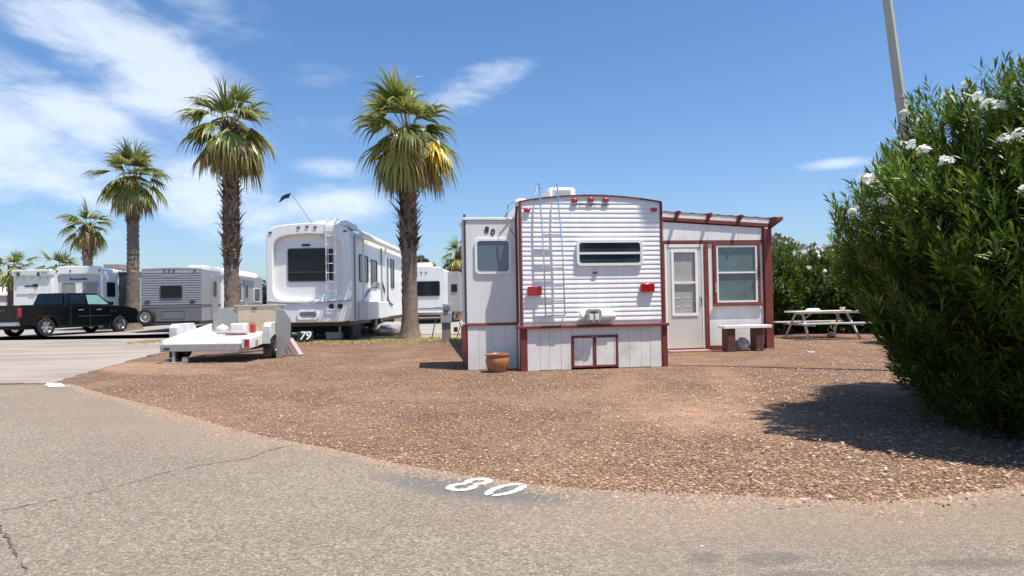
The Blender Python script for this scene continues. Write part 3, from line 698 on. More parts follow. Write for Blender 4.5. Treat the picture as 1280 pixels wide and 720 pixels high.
def shelf_bench():
    t = thing('plank_bench', 'white plank bench on two dark stained posts under the patio room window', 'bench', L80(5.35, 2.47), A80)
    MB().box(-.58, .52, -.17, .17, .50, .565).build('seat', SKIRT, t, bevel=.008)
    MB().box(-.50, -.31, -.13, .13, 0, .498).build('leg', WOODD, t, bevel=.01); MB().box(.16, .34, -.13, .13, 0, .498).build('leg', WOODD, t, bevel=.01)
shelf_bench()
tag(MB().blob((0, 0, .14), (.15, .13, .15), 5, 9, .13).build('stone', STONE, smooth=False, loc=L80(5.28, 2.52)), 'grey and white mottled stone standing on the gravel under the plank bench', 'stone')
def pot():
    prof = [(.01, 0), (.13, 0), (.175, .08), (.20, .17), (.195, .23), (.175, .265), (.20, .275), (.205, .30), (.18, .305), (.165, .29), (.17, .25), (.15, .20), (.01, .20)]
    p = L80(-.42, .02)
    o = MB().lathe(prof, n=40).build('flower_pot', TERRA, loc=(p[0], p[1], 0)); tag(o, 'glazed terracotta pot standing in front of the side room skirt', 'pot')
    tube_ = MB().lathe([(.01, .01), (.168, .01)], (0, 0, .225)).build('soil', mat('dry_soil', (.09, .06, .04), .95), o)
pot()

# ---------------------------------------------------------------- big white fifth-wheel on site 79
def shell(W_, L_, z0, z1, rise=.0, r=.08, n=6):
    """cross-section with rounded roof corners and a crowned roof"""
    P = [(0, z0), (W_, z0)]
    for i in range(n + 1):
        t = pi / 2 * i / n; P.append((W_ - r + r * cos(t), z1 - r + r * sin(t)))
    for i in range(1, 8):
        x = W_ - r - (W_ - 2 * r) * i / 8; P.append((x, z1 + rise * sin(pi * i / 8)))
    for i in range(n + 1):
        t = pi / 2 + pi / 2 * i / n; P.append((r + r * cos(t), z1 - r + r * sin(t)))
    return P
def resample(P, n=72):
    P = [Vector(p) for p in P]; Q = P + [P[0]]; Ls = [0]
    for a, b in zip(Q[:-1], Q[1:]): Ls.append(Ls[-1] + (b - a).length)
    out = []
    for i in range(n):
        d = Ls[-1] * i / n; k = max(j for j in range(len(Ls)) if Ls[j] <= d + 1e-9); k = min(k, len(P) - 1)
        a, b = Q[k], Q[k + 1]; t = (d - Ls[k]) / max((b - a).length, 1e-9); v = a + (b - a) * t; out.append((v.x, v.y))
    return out

def rv79():
    t = thing('fifth_wheel', 'large white rounded camper with black rear window and ladder behind the flatbed trailer', 'camper', (-7.74, 20.3, 0), 0)
    Wd, Ln = 2.66, 10.6
    MB().prism(shell(Wd, Ln, .62, 3.56, .14, .22), .10, Ln).build('body', WHITE, t)
    # moulded rear cap with an arched recess
    outer = []; inner = []; n = 96
    for i in range(n):
        a = 2 * pi * i / n; c, s_ = cos(a), sin(a); k = .17
        sx = (abs(c) ** k) * (1 if c >= 0 else -1); sz = (abs(s_) ** k) * (1 if s_ >= 0 else -1)
        cx, hx = 1.33, 1.335; zz = (2.10 + 1.50 * sz); zz += .16 * (1 - (sx) ** 2) if sz > 0.2 else 0
        outer.append((cx + hx * sx, zz))
        k2 = .32; sx2 = (abs(c) ** k2) * (1 if c >= 0 else -1); sz2 = (abs(s_) ** k2) * (1 if s_ >= 0 else -1)
        inner.append((1.30 + 1.10 * sx2, 2.30 + .98 * sz2 + (.12 * (1 - sx2 ** 2) if sz2 > .2 else 0)))
    MB().ring(outer, inner, -.13, .06).build('rear_cap', WHITE, t, bevel=.035, segs=4)
    MB().box(.1, 2.55, .06, .099, 1.0, 3.4).build('rear_panel', WHITE, t)
    # front rounded corner on the right side of the cap
    window(t, .62, 1.88, 1.90, 2.96, y=.055, r=.08, fm=DGREY, gm=GLASS, fw=.03, bars=(2.20,), dep=.03)
    window(t, 1.93, 2.06, 1.92, 2.94, y=.055, r=.05, fm=DGREY, gm=GLASS, fw=.02, dep=.03)
    MB().box(1.08, 1.34, -.02, .058, 3.03, 3.09).build('rear_light', BLACK, t, bevel=.02)
    for x, z in ((.14, 3.46), (1.03, 3.61), (1.30, 3.63), (1.56, 3.61), (2.50, 3.47)): MB().box(x - .05, x + .05, -.155, -.12, z - .028, z + .028).build('marker_light', AMB, t, bevel=.008)
    m = MB(); P1 = [(.0, -.14, 1.30), (.4, -.15, 1.25), (1.3, -.16, 1.22), (2.2, -.15, 1.25), (2.66, -.14, 1.30)]; m.tube(P1, .022, 6); m.build('bumper_moulding', GREYTXT, t)
    m = MB(); m.ring(rrect(.96, 1.64, .68, .99, .10), rrect(1.04, 1.56, .74, .93, .07), -.165, -.13); m.build('plate_recess', WHITE, t, bevel=.01)
    MB().prism(rrect(1.04, 1.56, .74, .93, .07), -.138, -.131).build('plate', GREY, t)
    for x in (2.04, 2.32): MB().lathe([(.01, -.005), (.08, -.005), (.085, .02)], (x, -.145, 1.10), 20, 'Y').build('tail_light', BLACK, t)
    m = MB()
    for x in (1.90, 2.20): m.tube([(x, -.16, .9), (x, -.17, 1.1), (x, -.17, 3.3), (x, -.20, 3.62), (x, -.10, 3.90), (x, .25, 3.86)], .016, 6)
    for i in range(10): m.tube([(1.90, -.17, 1.0 + i * .29), (2.20, -.17, 1.0 + i * .29)], .014, 6)
    m.build('ladder', WHITE, t)
    m = MB(); m.box(1.45, 2.55, .05, 1.4, 3.62, 3.84); m.build('rear_roof_pod', WHITE, t, bevel=.09, segs=4)
    MB().box(.9, 1.6, 4, 5, 3.62, 3.95).build('air_conditioner', WHITE, t, bevel=.08)
    # side (right), built in side coordinates: x runs along the body
    R = radians(90); S = Wd + .002
    def side(mb, name, m_, par=None, **k): return mb.build(name, m_, par or t, loc=(S, 0, 0), rotz=R, **k)
    window(t, 1.0, 2.25, 1.90, 2.82, r=.10, loc=(S, 0, 0), rotz=R, fm=DGREY, gm=GLASS, fw=.03)
    window(t, 2.75, 3.75, 1.72, 2.75, r=.10, loc=(S, 0, 0), rotz=R, fm=DGREY, gm=GLASS, fw=.03)
    window(t, 6.5, 7.2, 1.8, 3.0, r=.05, loc=(S, 0, 0), rotz=R, fm=DGREY, gm=GLASS, fw=.03); window(t, 5.4, 5.9, 1.2, 3.0, r=.05, loc=(S, 0, 0), rotz=R, fm=GREY, gm=GLASSB, fw=.03)
    side(MB().box(.3, .42, -.03, .01, .65, 3.4), 'side_trim', GREYTXT); side(MB().box(4.5, 4.56, -.05, .01, .62, 3.3), 'side_trim', GREYTXT)
    sl_ = MB(); sl_.box(.8, 4.4, -.32, -.001, .62, 1.22); side(sl_, 'slide_compartment', CREAM, bevel=.03)
    for sw in range(3):
        m = MB(); P = []
        for i in range(14):
            u = i / 13; P.append((1.0 + 3.3 * u, -.012, 1.05 + .75 * sin(u * pi * .62) + .09 * sw * u))
        m.tube(P, .018, 4); side(m, 'swoosh_graphic', GREYTXT)
    m = MB(); P = [(4.6 + 2.2 * i / 12, -.012, 2.0 - .9 * sin(i / 12 * pi * .5)) for i in range(13)]; m.tube(P, .04, 4); side(m, 'swoosh_graphic', DGREY)
    # awning roll and arms
    m = MB(); m.tube([(.7, -.16, 3.42), (9.6, -.16, 3.42)], .10, 12); side(m, 'awning_roll', WHITE)
    m = MB()
    for x in (1.0, 4.8, 9.2): side(MB().box(x, x + .06, -.16, -.10, .9, 3.36), 'awning_arm', WHITE)
    # roof edge rail
    m = MB(); m.tube([(Wd - .1, .3, 3.64), (Wd - .1, 9.8, 3.64)], .05, 6); m.build('roof_rail', WHITE, t)
    # under-body
    MB().box(.15, 2.5, .3, 10, .46, .62).build('chassis', DGREY, t, bevel=.02); MB().box(.35, 2.3, 1.0, 3.3, .24, .459).build('under_shade_box', BLACK, t, bevel=.03); MB().box(.35, 2.3, 5.6, 9.2, .22, .459).build('under_shade_box_front', BLACK, t, bevel=.03)  # black boxes added to stand in for the dark shade beneath the body
    for y in (3.9, 4.95):
        for x in (.18, Wd - .18): wheel(t, (x, y, .37), .37, .24, radians(90), rim=STEEL)
    MB().tube([(.5, .6, .03), (.5, .6, .5)], .04, 8).build('stabiliser_jack', GREY, t); MB().tube([(2.1, .6, .03), (2.1, .6, .5)], .04, 8).build('stabiliser_jack', GREY, t)
    MB().box(2.2, 2.32, 1.4, 2.3, .02, .62).build('skirt_panel', DGREY, t); MB().box(2.2, 2.34, 2.35, 2.42, .02, .62).build('landing_leg', GREY, t)
    # tripod antenna mast with its small dark vane
    m = MB(); m.tube([(1.80, -.1, 3.25), (.80, -.12, 4.70)], .014, 6); ma = m.build('antenna_mast', GREY, t)
    m = MB(); m.add([(.80, -.12, 4.70), (.74, -.12, 4.55), (.60, -.12, 4.52), (.42, -.12, 4.40), (.52, -.12, 4.60), (.64, -.12, 4.66)] + [(.80, -.15, 4.70), (.74, -.15, 4.55), (.60, -.15, 4.52), (.42, -.15, 4.40), (.52, -.15, 4.60), (.64, -.15, 4.66)],
                    [(0, 1, 2, 3, 4, 5), (11, 10, 9, 8, 7, 6)] + [(i, i + 6, (i + 1) % 6 + 6, (i + 1) % 6) for i in range(6)]); m.build('vane', BLACK, ma, smooth=False)
    return t
rv79()
def sign79():
    t = thing('site_number_board', 'small dark board reading 79 leaning on the ground behind the grey headboard panel', 'sign', (-6.50, 19.95, 0), radians(-4))
    MB().box(-.22, .26, 0, .03, .0, .36).build('board', BLACK, t, rot=(radians(-12), 0, 0))
    text_part('79', .36, 'numerals', PLASTW, t, (.04, -.012, .19), (radians(78), 0, 0), bold=.008, shear=.15)
sign79()
def loose(name, label, cat, mb, m, **k): return tag(mb.build(name, m, **k), label, cat)
loose('storage_tote', 'white lidded tote under the rear of the large white camper', 'tote', MB().box(-.25, .25, -.2, .2, 0, .26), PLASTW, bevel=.03, loc=(-6.0, 21.6, 0))
loose('water_jug', 'round grey-green water container beside the camper side door', 'container', MB().lathe([(.01, 0), (.22, .0), (.26, .08), (.26, .26), (.20, .36), (.05, .40), (.05, .45), (.01, .45)]), GREY, loc=(-5.0, 24.6, 0))
loose('canvas_bundle', 'pale crumpled cover lying beside the white camper near the palm', 'cover', MB().blob((0, 0, .2), (.75, .5, .28), 3, 9, .12), mat('canvas', (.38, .36, .33), .9), loc=(-4.35, 23.2, 0))

# ---------------------------------------------------------------- other campers
def camper(name, label, loc, ang, Wd, Ln, z0, z1, rise=.06, m_=None, lap=0, cat='camper', r=.06, wheels=(4.4, 5.3), ac=None):
    m_ = m_ or WHITE
    t = thing(name, label, cat, (loc[0], loc[1], 0), radians(ang))
    MB().prism(shell(Wd, Ln, z0, z1, rise, r), 0, Ln).build('body', m_, t)
    if lap: lap_panel(.04, Wd - .04, z0 + .75, z1 - .1, .11, .022, None, -.001).build('rear_siding', m_, t)
    MB().box(.2, Wd - .2, .3, Ln - .3, z0 - .18, z0 - .002).build('chassis', DGREY, t)
    for y in wheels:
        for x in (.14, Wd - .14): wheel(t, (x, y, .36), .36, .22, radians(90), rim=STEEL)
    if ac:
        for y in ac: MB().box(Wd / 2 - .4, Wd / 2 + .4, y, y + .95, z1 + rise * .8, z1 + rise + .30).build('air_conditioner', WHITE, t, bevel=.06)
    return t
def side_items(t, Wd):
    R = radians(90); S = Wd + .002
    return lambda mb, name, m_, **k: mb.build(name, m_, t, loc=(S, 0, 0), rotz=R, **k)

# silver ribbed trailer
Wd = 2.58
t = camper('travel_trailer', 'silver grey ribbed trailer with a spare wheel mounted on its back', (-16.82, 29.04), 8, Wd, 11.3, .50, 2.90, .04, SILVER, 1, 'trailer', ac=(3.2,))
S_ = side_items(t, Wd)
window(t, .80, 1.76, 1.54, 2.14, y=-.02, r=.09, fm=DGREY, gm=GLASS, fw=.04)
MB().box(.0, Wd, -.028, .0, 1.235, 1.265).build('band', DGREY, t); MB().box(0, Wd, -.026, 0, .5, 1.234).build('lower_panel', SILVER2, t); MB().box(0, Wd, -.03, 0, 1.10, 1.125).build('band', DGREY, t)
m = MB(); m.ring(rrect(.85, 1.85, .60, .98, .06), rrect(.87, 1.83, .62, .96, .05), -.034, -.026); m.build('hatch_outline', DGREY, t)
for x in (.26, 2.2): MB().box(x - .12, x + .12, -.05, -.026, 1.36, 1.44).build('tail_light', DGREY, t, bevel=.01)
for x in (1.0, 1.2, 1.4, 2.3): MB().box(x - .05, x + .05, -.05, -.02, 2.80, 2.85).build('marker_light', DGREY, t)
m = MB(); [m.box(1.0 + .12 * i, 1.09 + .12 * i, -.03, -.022, 2.52, 2.60) for i in range(5)]; m.build('lettering', GREYTXT, t)
w = wheel(t, (.28, -.22, .72), .36, .22, 0, rim=STEEL, name='spare_wheel')
MB().box(.30, 2.3, -.18, .2, .36, .44).build('bumper', DGREY, t)
door_ = S_(MB().prism(rrect(1.35, 2.25, .55, 2.62, .12), -.025, .0), 'door', SILVER); window(door_, 1.62, 2.0, 1.65, 2.35, y=-.024, r=.08, fm=DGREY, gm=GLASS, fw=.03)
S_(MB().box(2.8, 2.9, -.1, 0, .6, 2.8), 'awning_arm', WHITE); S_(MB().tube([(2.7, -.12, 2.80), (9.2, -.12, 2.80)], .07, 10), 'awning_roll', WHITE); S_(MB().box(3.05, 4.5, -.03, 0, .6, 2.5), 'side_siding', WHITE2)
door_ = S_(MB().prism(rrect(7.1, 7.9, .55, 2.62, .12), -.025, .0), 'door', SILVER); window(door_, 7.3, 7.7, 1.6, 2.3, y=-.024, r=.08, fm=DGREY, gm=GLASS, fw=.03)
window(t, 5.0, 6.6, 1.4, 2.5, r=.06, loc=(Wd + .002, 0, 0), rotz=radians(90), fm=WHITE, gm=GLASS)
window(t, 9.2, 10.7, 1.35, 2.2, r=.06, loc=(Wd + .002, 0, 0), rotz=radians(90), fm=WHITE, gm=GLASS)
S_(MB().box(0, 11.2, -.02, .0, 1.18, 1.24), 'band', DGREY)

# pale fifth-wheel behind the pickup
Wd = 2.42
t = camper('fifth_wheel', 'white camper with two tan-blinded rear windows behind the black pickup cab', (-24.2, 34), 4, Wd, 8.5, .85, 3.28, .10, WHITE, 0, r=.25, ac=(3.6,))
m = MB(); m.ring(rrect(-.02, Wd + .02, .9, 3.40, .3), rrect(.10, Wd - .10, .95, 2.98, .2), -.12, .02); m.build('rear_cap', WHITE, t, bevel=.04)
MB().box(.1, Wd - .1, -.02, -.001, .9, 3.0).build('rear_panel', mat('light_grey_panel', (.50, .51, .53), .5), t)
window(t, .30, .98, 1.5, 2.55, y=-.025, r=.05, fm=GREY, gm=CURTL, fw=.03); window(t, 1.36, 2.12, 1.5, 2.55, y=-.025, r=.05, fm=GREY, gm=CURTL, fw=.03)
MB().box(1.0, 1.34, -.03, -.021, 1.5, 2.45).build('centre_panel', WHITE, t)
r_ = random.Random(8); m = MB(); x = .68
for i in range(9):
    w_ = .085; h_ = .14 if i in (0, 7) else .10; m.box(x, x + .03, -.03, -.021, 2.66, 2.66 + h_); m.box(x + .02, x + w_, -.0302, -.0212, 2.66 + r_.choice([0, .04, .07]), 2.69 + r_.choice([0, .04]) + .03)
    if i % 2: m.box(x + w_ - .03, x + w_, -.0304, -.0214, 2.66, 2.75)
    x += w_ + .02
m.build('lettering', BLKTXT, t)
for x in (.10, .78, 2.25): MB().box(x - .04, x + .04, -.15, -.12, 3.12, 3.19).build('marker_light', DGREY, t)
S_ = side_items(t, Wd)
window(t, .25, 1.05, 1.75, 2.55, r=.10, loc=(Wd + .002, 0, 0), rotz=radians(90), fm=DGREY, gm=GLASS, fw=.03)
sl_ = S_(MB().box(1.5, 5.5, -.85, 0, .9, 3.12), 'slide_out_room', mat('blue_grey_side', (.42, .44, .48), .45, streak=True), bevel=.02)
MB().box(1.4, 5.6, -.95, .2, 3.13, 3.22).build('slide_topper', WHITE, sl_)
S_(MB().box(1.45, 1.52, -.87, 0, .9, 3.15), 'slide_trim', DGREY)
MB().box(1.3, 2.2, 2.0, 3.4, 3.33, 3.62).build('roof_box', mat('brown_roof_unit', (.22, .18, .16), .6), t, bevel=.03)

# boxy camper left of it
Wd = 2.12
t = camper('travel_trailer', 'boxy white camper with a dark oval badge behind the pickup bed', (-29.6, 38), 4, Wd, 9, .8, 3.42, .0, CREAM, 0, 'trailer', r=.04)
MB().box(-.05, Wd + .05, -.14, .3, 3.12, 3.50).build('roof_cap', mat('pale_cap', (.60, .62, .58), .5), t, bevel=.05)
for x in (.36, 1.50): MB().box(x - .07, x + .07, -.18, -.141, 3.10, 3.34).build('cap_clip', DGREY, t)
MB().box(.12, .5, -.15, -.141, 3.26, 3.38).build('vent_slot', GREY, t); MB().box(1.65, 2.0, -.15, -.141, 3.26, 3.38).build('vent_slot', GREY, t)
for x in (.2, .6, 1.05, 1.5, 1.9): MB().box(x - .03, x + .03, -.04, -.001, 2.98, 3.03).build('marker_light', GREY, t)
m = MB(); m.prism(rrect(1.06, 1.40, 2.46, 2.64, .08), -.02, -.001); m.build('badge', BLKTXT, t); m = MB(); [m.box(.64 + .085 * i, .70 + .085 * i, -.02, -.001, 2.48, 2.57) for i in range(5)]; m.build('lettering', BLKTXT, t)
MB().box(.15, 2.0, -.03, -.001, 2.03, 2.06).build('fold_line', GREY, t); MB().box(.9, 1.2, -.05, -.001, 2.0, 2.09).build('grab_handle', GREY, t)
MB().box(Wd + .001, Wd + .75, .5, 4, .9, 3.12).build('slide_out_room', WHITE, t, bevel=.03); window(t, Wd + .18, Wd + .5, 1.4, 2.75, y=.499, r=.04, fm=GREY, gm=CURTL, fw=.02)

# camper between the two, only its roof shows
t = camper('fifth_wheel', 'white domed camper roof showing between the palm by the pickup and the silver trailer', (-21.4, 41.5), 6, 2.5, 8, .8, 3.62, .18, WHITE, 0, r=.3)
window(t, .5, 2.0, 1.8, 2.7, r=.06)
# far motorhome
Wd = 2.45
t = camper('motorhome', 'white motorhome with a wide black rear window, right of the nearest palm', (-6.05, 34), 0, Wd, 9, .55, 2.98, .06, WHITE, 0, 'motorhome', r=.18, ac=(1.2, 5.5))
window(t, .4, 2.22, 1.48, 2.28, y=-.01, r=.06, fm=DGREY, gm=GLASS, fw=.04)
for x in (1.0, 1.25, 1.5): MB().box(x - .04, x + .04, -.03, -.001, 2.72, 2.78).build('marker_light', DGREY, t)
MB().box(.05, Wd - .05, -.14, -.001, .50, .62).build('bumper', CHROME, t, bevel=.02); MB().box(.05, Wd - .05, -.02, -.001, .80, .84).build('band', DGREY, t)
S_ = side_items(t, Wd); S_(MB().box(2.0, 6.6, -.65, 0, .6, 2.85), 'slide_out_room', mat('taupe_side', (.33, .32, .30), .5), bevel=.02)
window(t, Wd + .18, Wd + .52, 1.7, 2.15, y=1.998, r=.03, fm=DGREY, gm=GLASS, fw=.02)
# camper roof over the hedge, low building far left
t = camper('travel_trailer', 'white camper end showing just over the oleander hedge right of the patio room', (13.1, 30.2), 3, 2.5, 8, .6, 3.30, .06, WHITE, 0, 'trailer', r=.35)
window(t, .9, 1.9, 1.6, 2.5, r=.06)
t = thing('mobile_home', 'low pale mobile home at the far left edge behind the pickup bed', 'mobile home', (-56, 58, 0), radians(2))
MB().prism([(0, 0), (9, 0), (9, 2.5), (4.5, 3.3), (0, 2.5)], 0, 8).build('wall', CREAM, t)
MB().prism([(-.2, 2.42), (4.5, 3.3), (9.2, 2.42), (9.2, 2.55), (4.5, 3.43), (-.2, 2.55)], -.25, 8.2).build('roof', WHITE, t)
window(t, 8.1, 8.6, 1.0, 1.9, r=.02, fm=WHITE, gm=GLASS); window(t, 6.6, 7.3, 1.0, 1.9, r=.02, fm=WHITE, gm=GLASS)

# ---------------------------------------------------------------- flatbed utility trailer
def flatbed():
    t = thing('flatbed_trailer', 'small white flatbed trailer with square mudguards and a beige headboard parked on the gravel', 'trailer', (-7.32, 13.42, 0), radians(-2))
    Wd, Ln = 1.80, 2.05
    def z(y): return .385 + .085 * y
    m = MB(); m.add([(0, 0, z(0)), (Wd, 0, z(0)), (Wd, Ln, z(Ln)), (0, Ln, z(Ln)), (0, 0, z(0) - .03), (Wd, 0, z(0) - .03), (Wd, Ln, z(Ln) - .03), (0, Ln, z(Ln) - .03)], [(0, 1, 2, 3), (4, 7, 6, 5), (0, 4, 5, 1), (1, 5, 6, 2), (2, 6, 7, 3), (3, 7, 4, 0)])
    m.build('deck', STEEL, t)
    m = MB(); m.box(-.05, Wd + .05, -.05, -.001, z(0) - .14, z(0) + .012); m.build('tail_beam', STEELG, t, bevel=.01)
    for x in (-.045, Wd + .002):
        m = MB(); m.add([(x, 0, z(0) - .10), (x + .043, 0, z(0) - .10), (x + .043, 0, z(0) + .09), (x, 0, z(0) + .09), (x, Ln, z(Ln) - .10), (x + .043, Ln, z(Ln) - .10), (x + .043, Ln, z(Ln) + .20), (x, Ln, z(Ln) + .20)], [(0, 1, 2, 3), (4, 7, 6, 5), (0, 4, 5, 1), (1, 5, 6, 2), (2, 6, 7, 3), (3, 7, 4, 0)]); m.build('side_rail', CREAM, t, bevel=.005)
    # mudguards and wheels
    for s_, x0, x1 in ((-1, -.24, -.055), (1, Wd + .05, Wd + .22)):
        m = MB(); P = [(.62, .44), (.62, .72), (.70, .80), (1.32, .80), (1.42, .70), (1.42, .46), (1.3, .52), (.8, .52)]
        V = [(x, p[0], p[1]) for x in (x0, x1) for p in P]; n = len(P); m.add(V, [tuple(range(n - 1, -1, -1)), tuple(range(n, 2 * n))] + [(i, (i + 1) % n, (i + 1) % n + n, i + n) for i in range(n)])
        if s_ == 1: m.box(x0, x1, .60, .618, .34, .72)
        m.build('mudguard', mat('faded_white_guard', (.62, .61, .58), .6, var=.15, vscale=6, stain=(.42, .36, .30)), t, bevel=.012)
        MB().box(x0, x1 + .01, .622, .635, .06, .46).build('wheel_shade_sheet', BLACK, t)  # black sheet added over the wheel, standing in for the shade there
        wheel(t, ((x0 + x1) / 2 - .01, 1.02, .30), .30, .17, radians(90), rim=STEEL)
    MB().tube([(-.2, 1.02, .30), (Wd + .2, 1.02, .30)], .035, 8).build('axle', DGREY, t)
    m = MB(); m.box(.2, .26, .1, Ln, .22, .34); m.box(Wd - .26, Wd - .2, .1, Ln, .22, .34); m.build('chassis_rail', DGREY, t)
    # tail stand and tongue
    MB().box(.20, .25, -.03, .02, 0, .26).build('tail_stand', STEELG, t); MB().box(.0, .42, -.1, .12, 0, .022).build('stand_foot', STEELG, t)
    MB().box(.40, .52, -.02, .06, .0, .13).build('chock', STEELG, t, bevel=.01)
    m = MB(); m.tube([(.3, Ln, .45), (.9, Ln + 1.3, .40)], .035, 8); m.tube([(Wd - .3, Ln, .45), (.9, Ln + 1.3, .40)], .035, 8); m.build('tongue', STEELG, t)
    MB().box(.75, 1.95, .25, .42, .035, .06).build('ramp_board', CREAM, t, rot=(0, radians(-4), radians(14)))
    for x in (-.047, Wd + .046):
        for y in (.25, 1.75): MB().box(x - .02, x + .02, y, y + .09, z(y) - .10, z(y) + .05).build('stake_pocket', STEELG, t, bevel=.004)
    # tail lamps
    m = MB().box(Wd - .10, Wd + .10, -.085, -.052, .30, .50); m.build('light_board', PLASTW, t, bevel=.01)
    MB().box(Wd - .035, Wd + .065, -.098, -.086, .32, .48).build('tail_light', REDL, t, bevel=.008)
    MB().box(.04, .16, -.065, -.051, .28, .33).build('tail_light', DGREY, t)
    # headboard and its wings
    m = MB(); m.box(.62, 1.72, Ln - .02, Ln + .03, z(Ln), 1.16); m.build('headboard', BEIGEP, t, bevel=.006)
    MB().box(.56, 1.80, Ln - .04, Ln + .05, 1.162, 1.195).build('headboard_cap', STEEL, t, bevel=.005)
    MB().box(.98, 1.10, Ln - .035, Ln - .021, 1.08, 1.12).build('latch', DGREY, t)
    MB().prism([(.02, z(Ln)), (.61, z(Ln)), (.61, 1.14), (.25, 1.13), (.02, .98)], Ln - .01, Ln + .02).build('headboard_wing', STEELG, t, bevel=.004)
    m = MB(); m.add([(1.50, Ln - .12, .65), (1.56, Ln - .12, 1.18), (1.62, Ln + .02, 1.18), (1.62, Ln - .02, z(Ln)), (1.1, Ln - .05, z(Ln) + .01), (1.0, Ln - .055, 1.0)], [(0, 1, 2, 3), (0, 3, 4), ]); 
    MB().prism([(Wd + .24, 0), (Wd + .34, 0), (Wd + .55, .38), (Wd + .57, .86), (Wd + .44, 1.06), (Wd + .24, 1.13)], .86, .89).build('leaning_panel', STEELG, t, bevel=.004)
    MB().box(1.62, 1.74, Ln - .26, Ln - .14, 0, .14).build('block', STEELG, t, bevel=.01)
    def D(x, y): 
        v = Matrix.Rotation(radians(-2), 3, 'Z') @ Vector((x, y, 0)); return (v.x - 7.32, v.y + 13.42, z(y) + .002)
    loose('jug', 'white round jug on the flatbed deck left of the white box', 'jug', MB().lathe([(.01, 0), (.11, 0), (.13, .05), (.13, .13), (.09, .18), (.04, .19), (.04, .22), (.01, .22)]), CREAM, loc=D(.42, 1.70))
    loose('storage_box', 'small white box standing on the flatbed deck before the headboard', 'box', MB().box(-.17, .17, -.13, .13, 0, .23), CREAM, bevel=.03, loc=D(.82, 1.72))
    loose('red_can', 'red can on the flatbed deck at the foot of the beige headboard', 'can', MB().box(-.05, .05, -.06, .06, 0, .19).tube([(-.03, 0, .19), (-.03, 0, .23), (.03, 0, .23), (.03, 0, .19)], .012, 6), REDP, bevel=.012, loc=D(1.10, 1.80))
    loose('cloth_bundle', 'pinkish folded cloth lying on the flatbed deck', 'cloth', MB().blob((0, 0, .04), (.28, .12, .05), 3, 8, .15), mat('pink_cloth', (.50, .36, .34), .9), loc=D(.85, 1.45))
flatbed()
for i, (dx, ang, h, lb) in enumerate(((0, 27, .42, 'grey plank leaning at the foot of the grey panel, nearest to it'), (.13, 31, .44, 'middle plank of the three leaning beside the grey panel'), (.27, 33, .46, 'pinkish outer plank of the three leaning beside the grey panel'))):
    o = MB().box(-.045, .045, -.10, .10, 0, h).build('plank', (STEELG, WOOD, mat('pink_board', (.52, .40, .36), .8))[i], loc=(-5.12 + dx * .8, 14.75, .004), rot=(0, radians(-ang), radians(-5)), bevel=.004)
    tag(o, lb, 'plank', 'planks leaning by the flatbed')

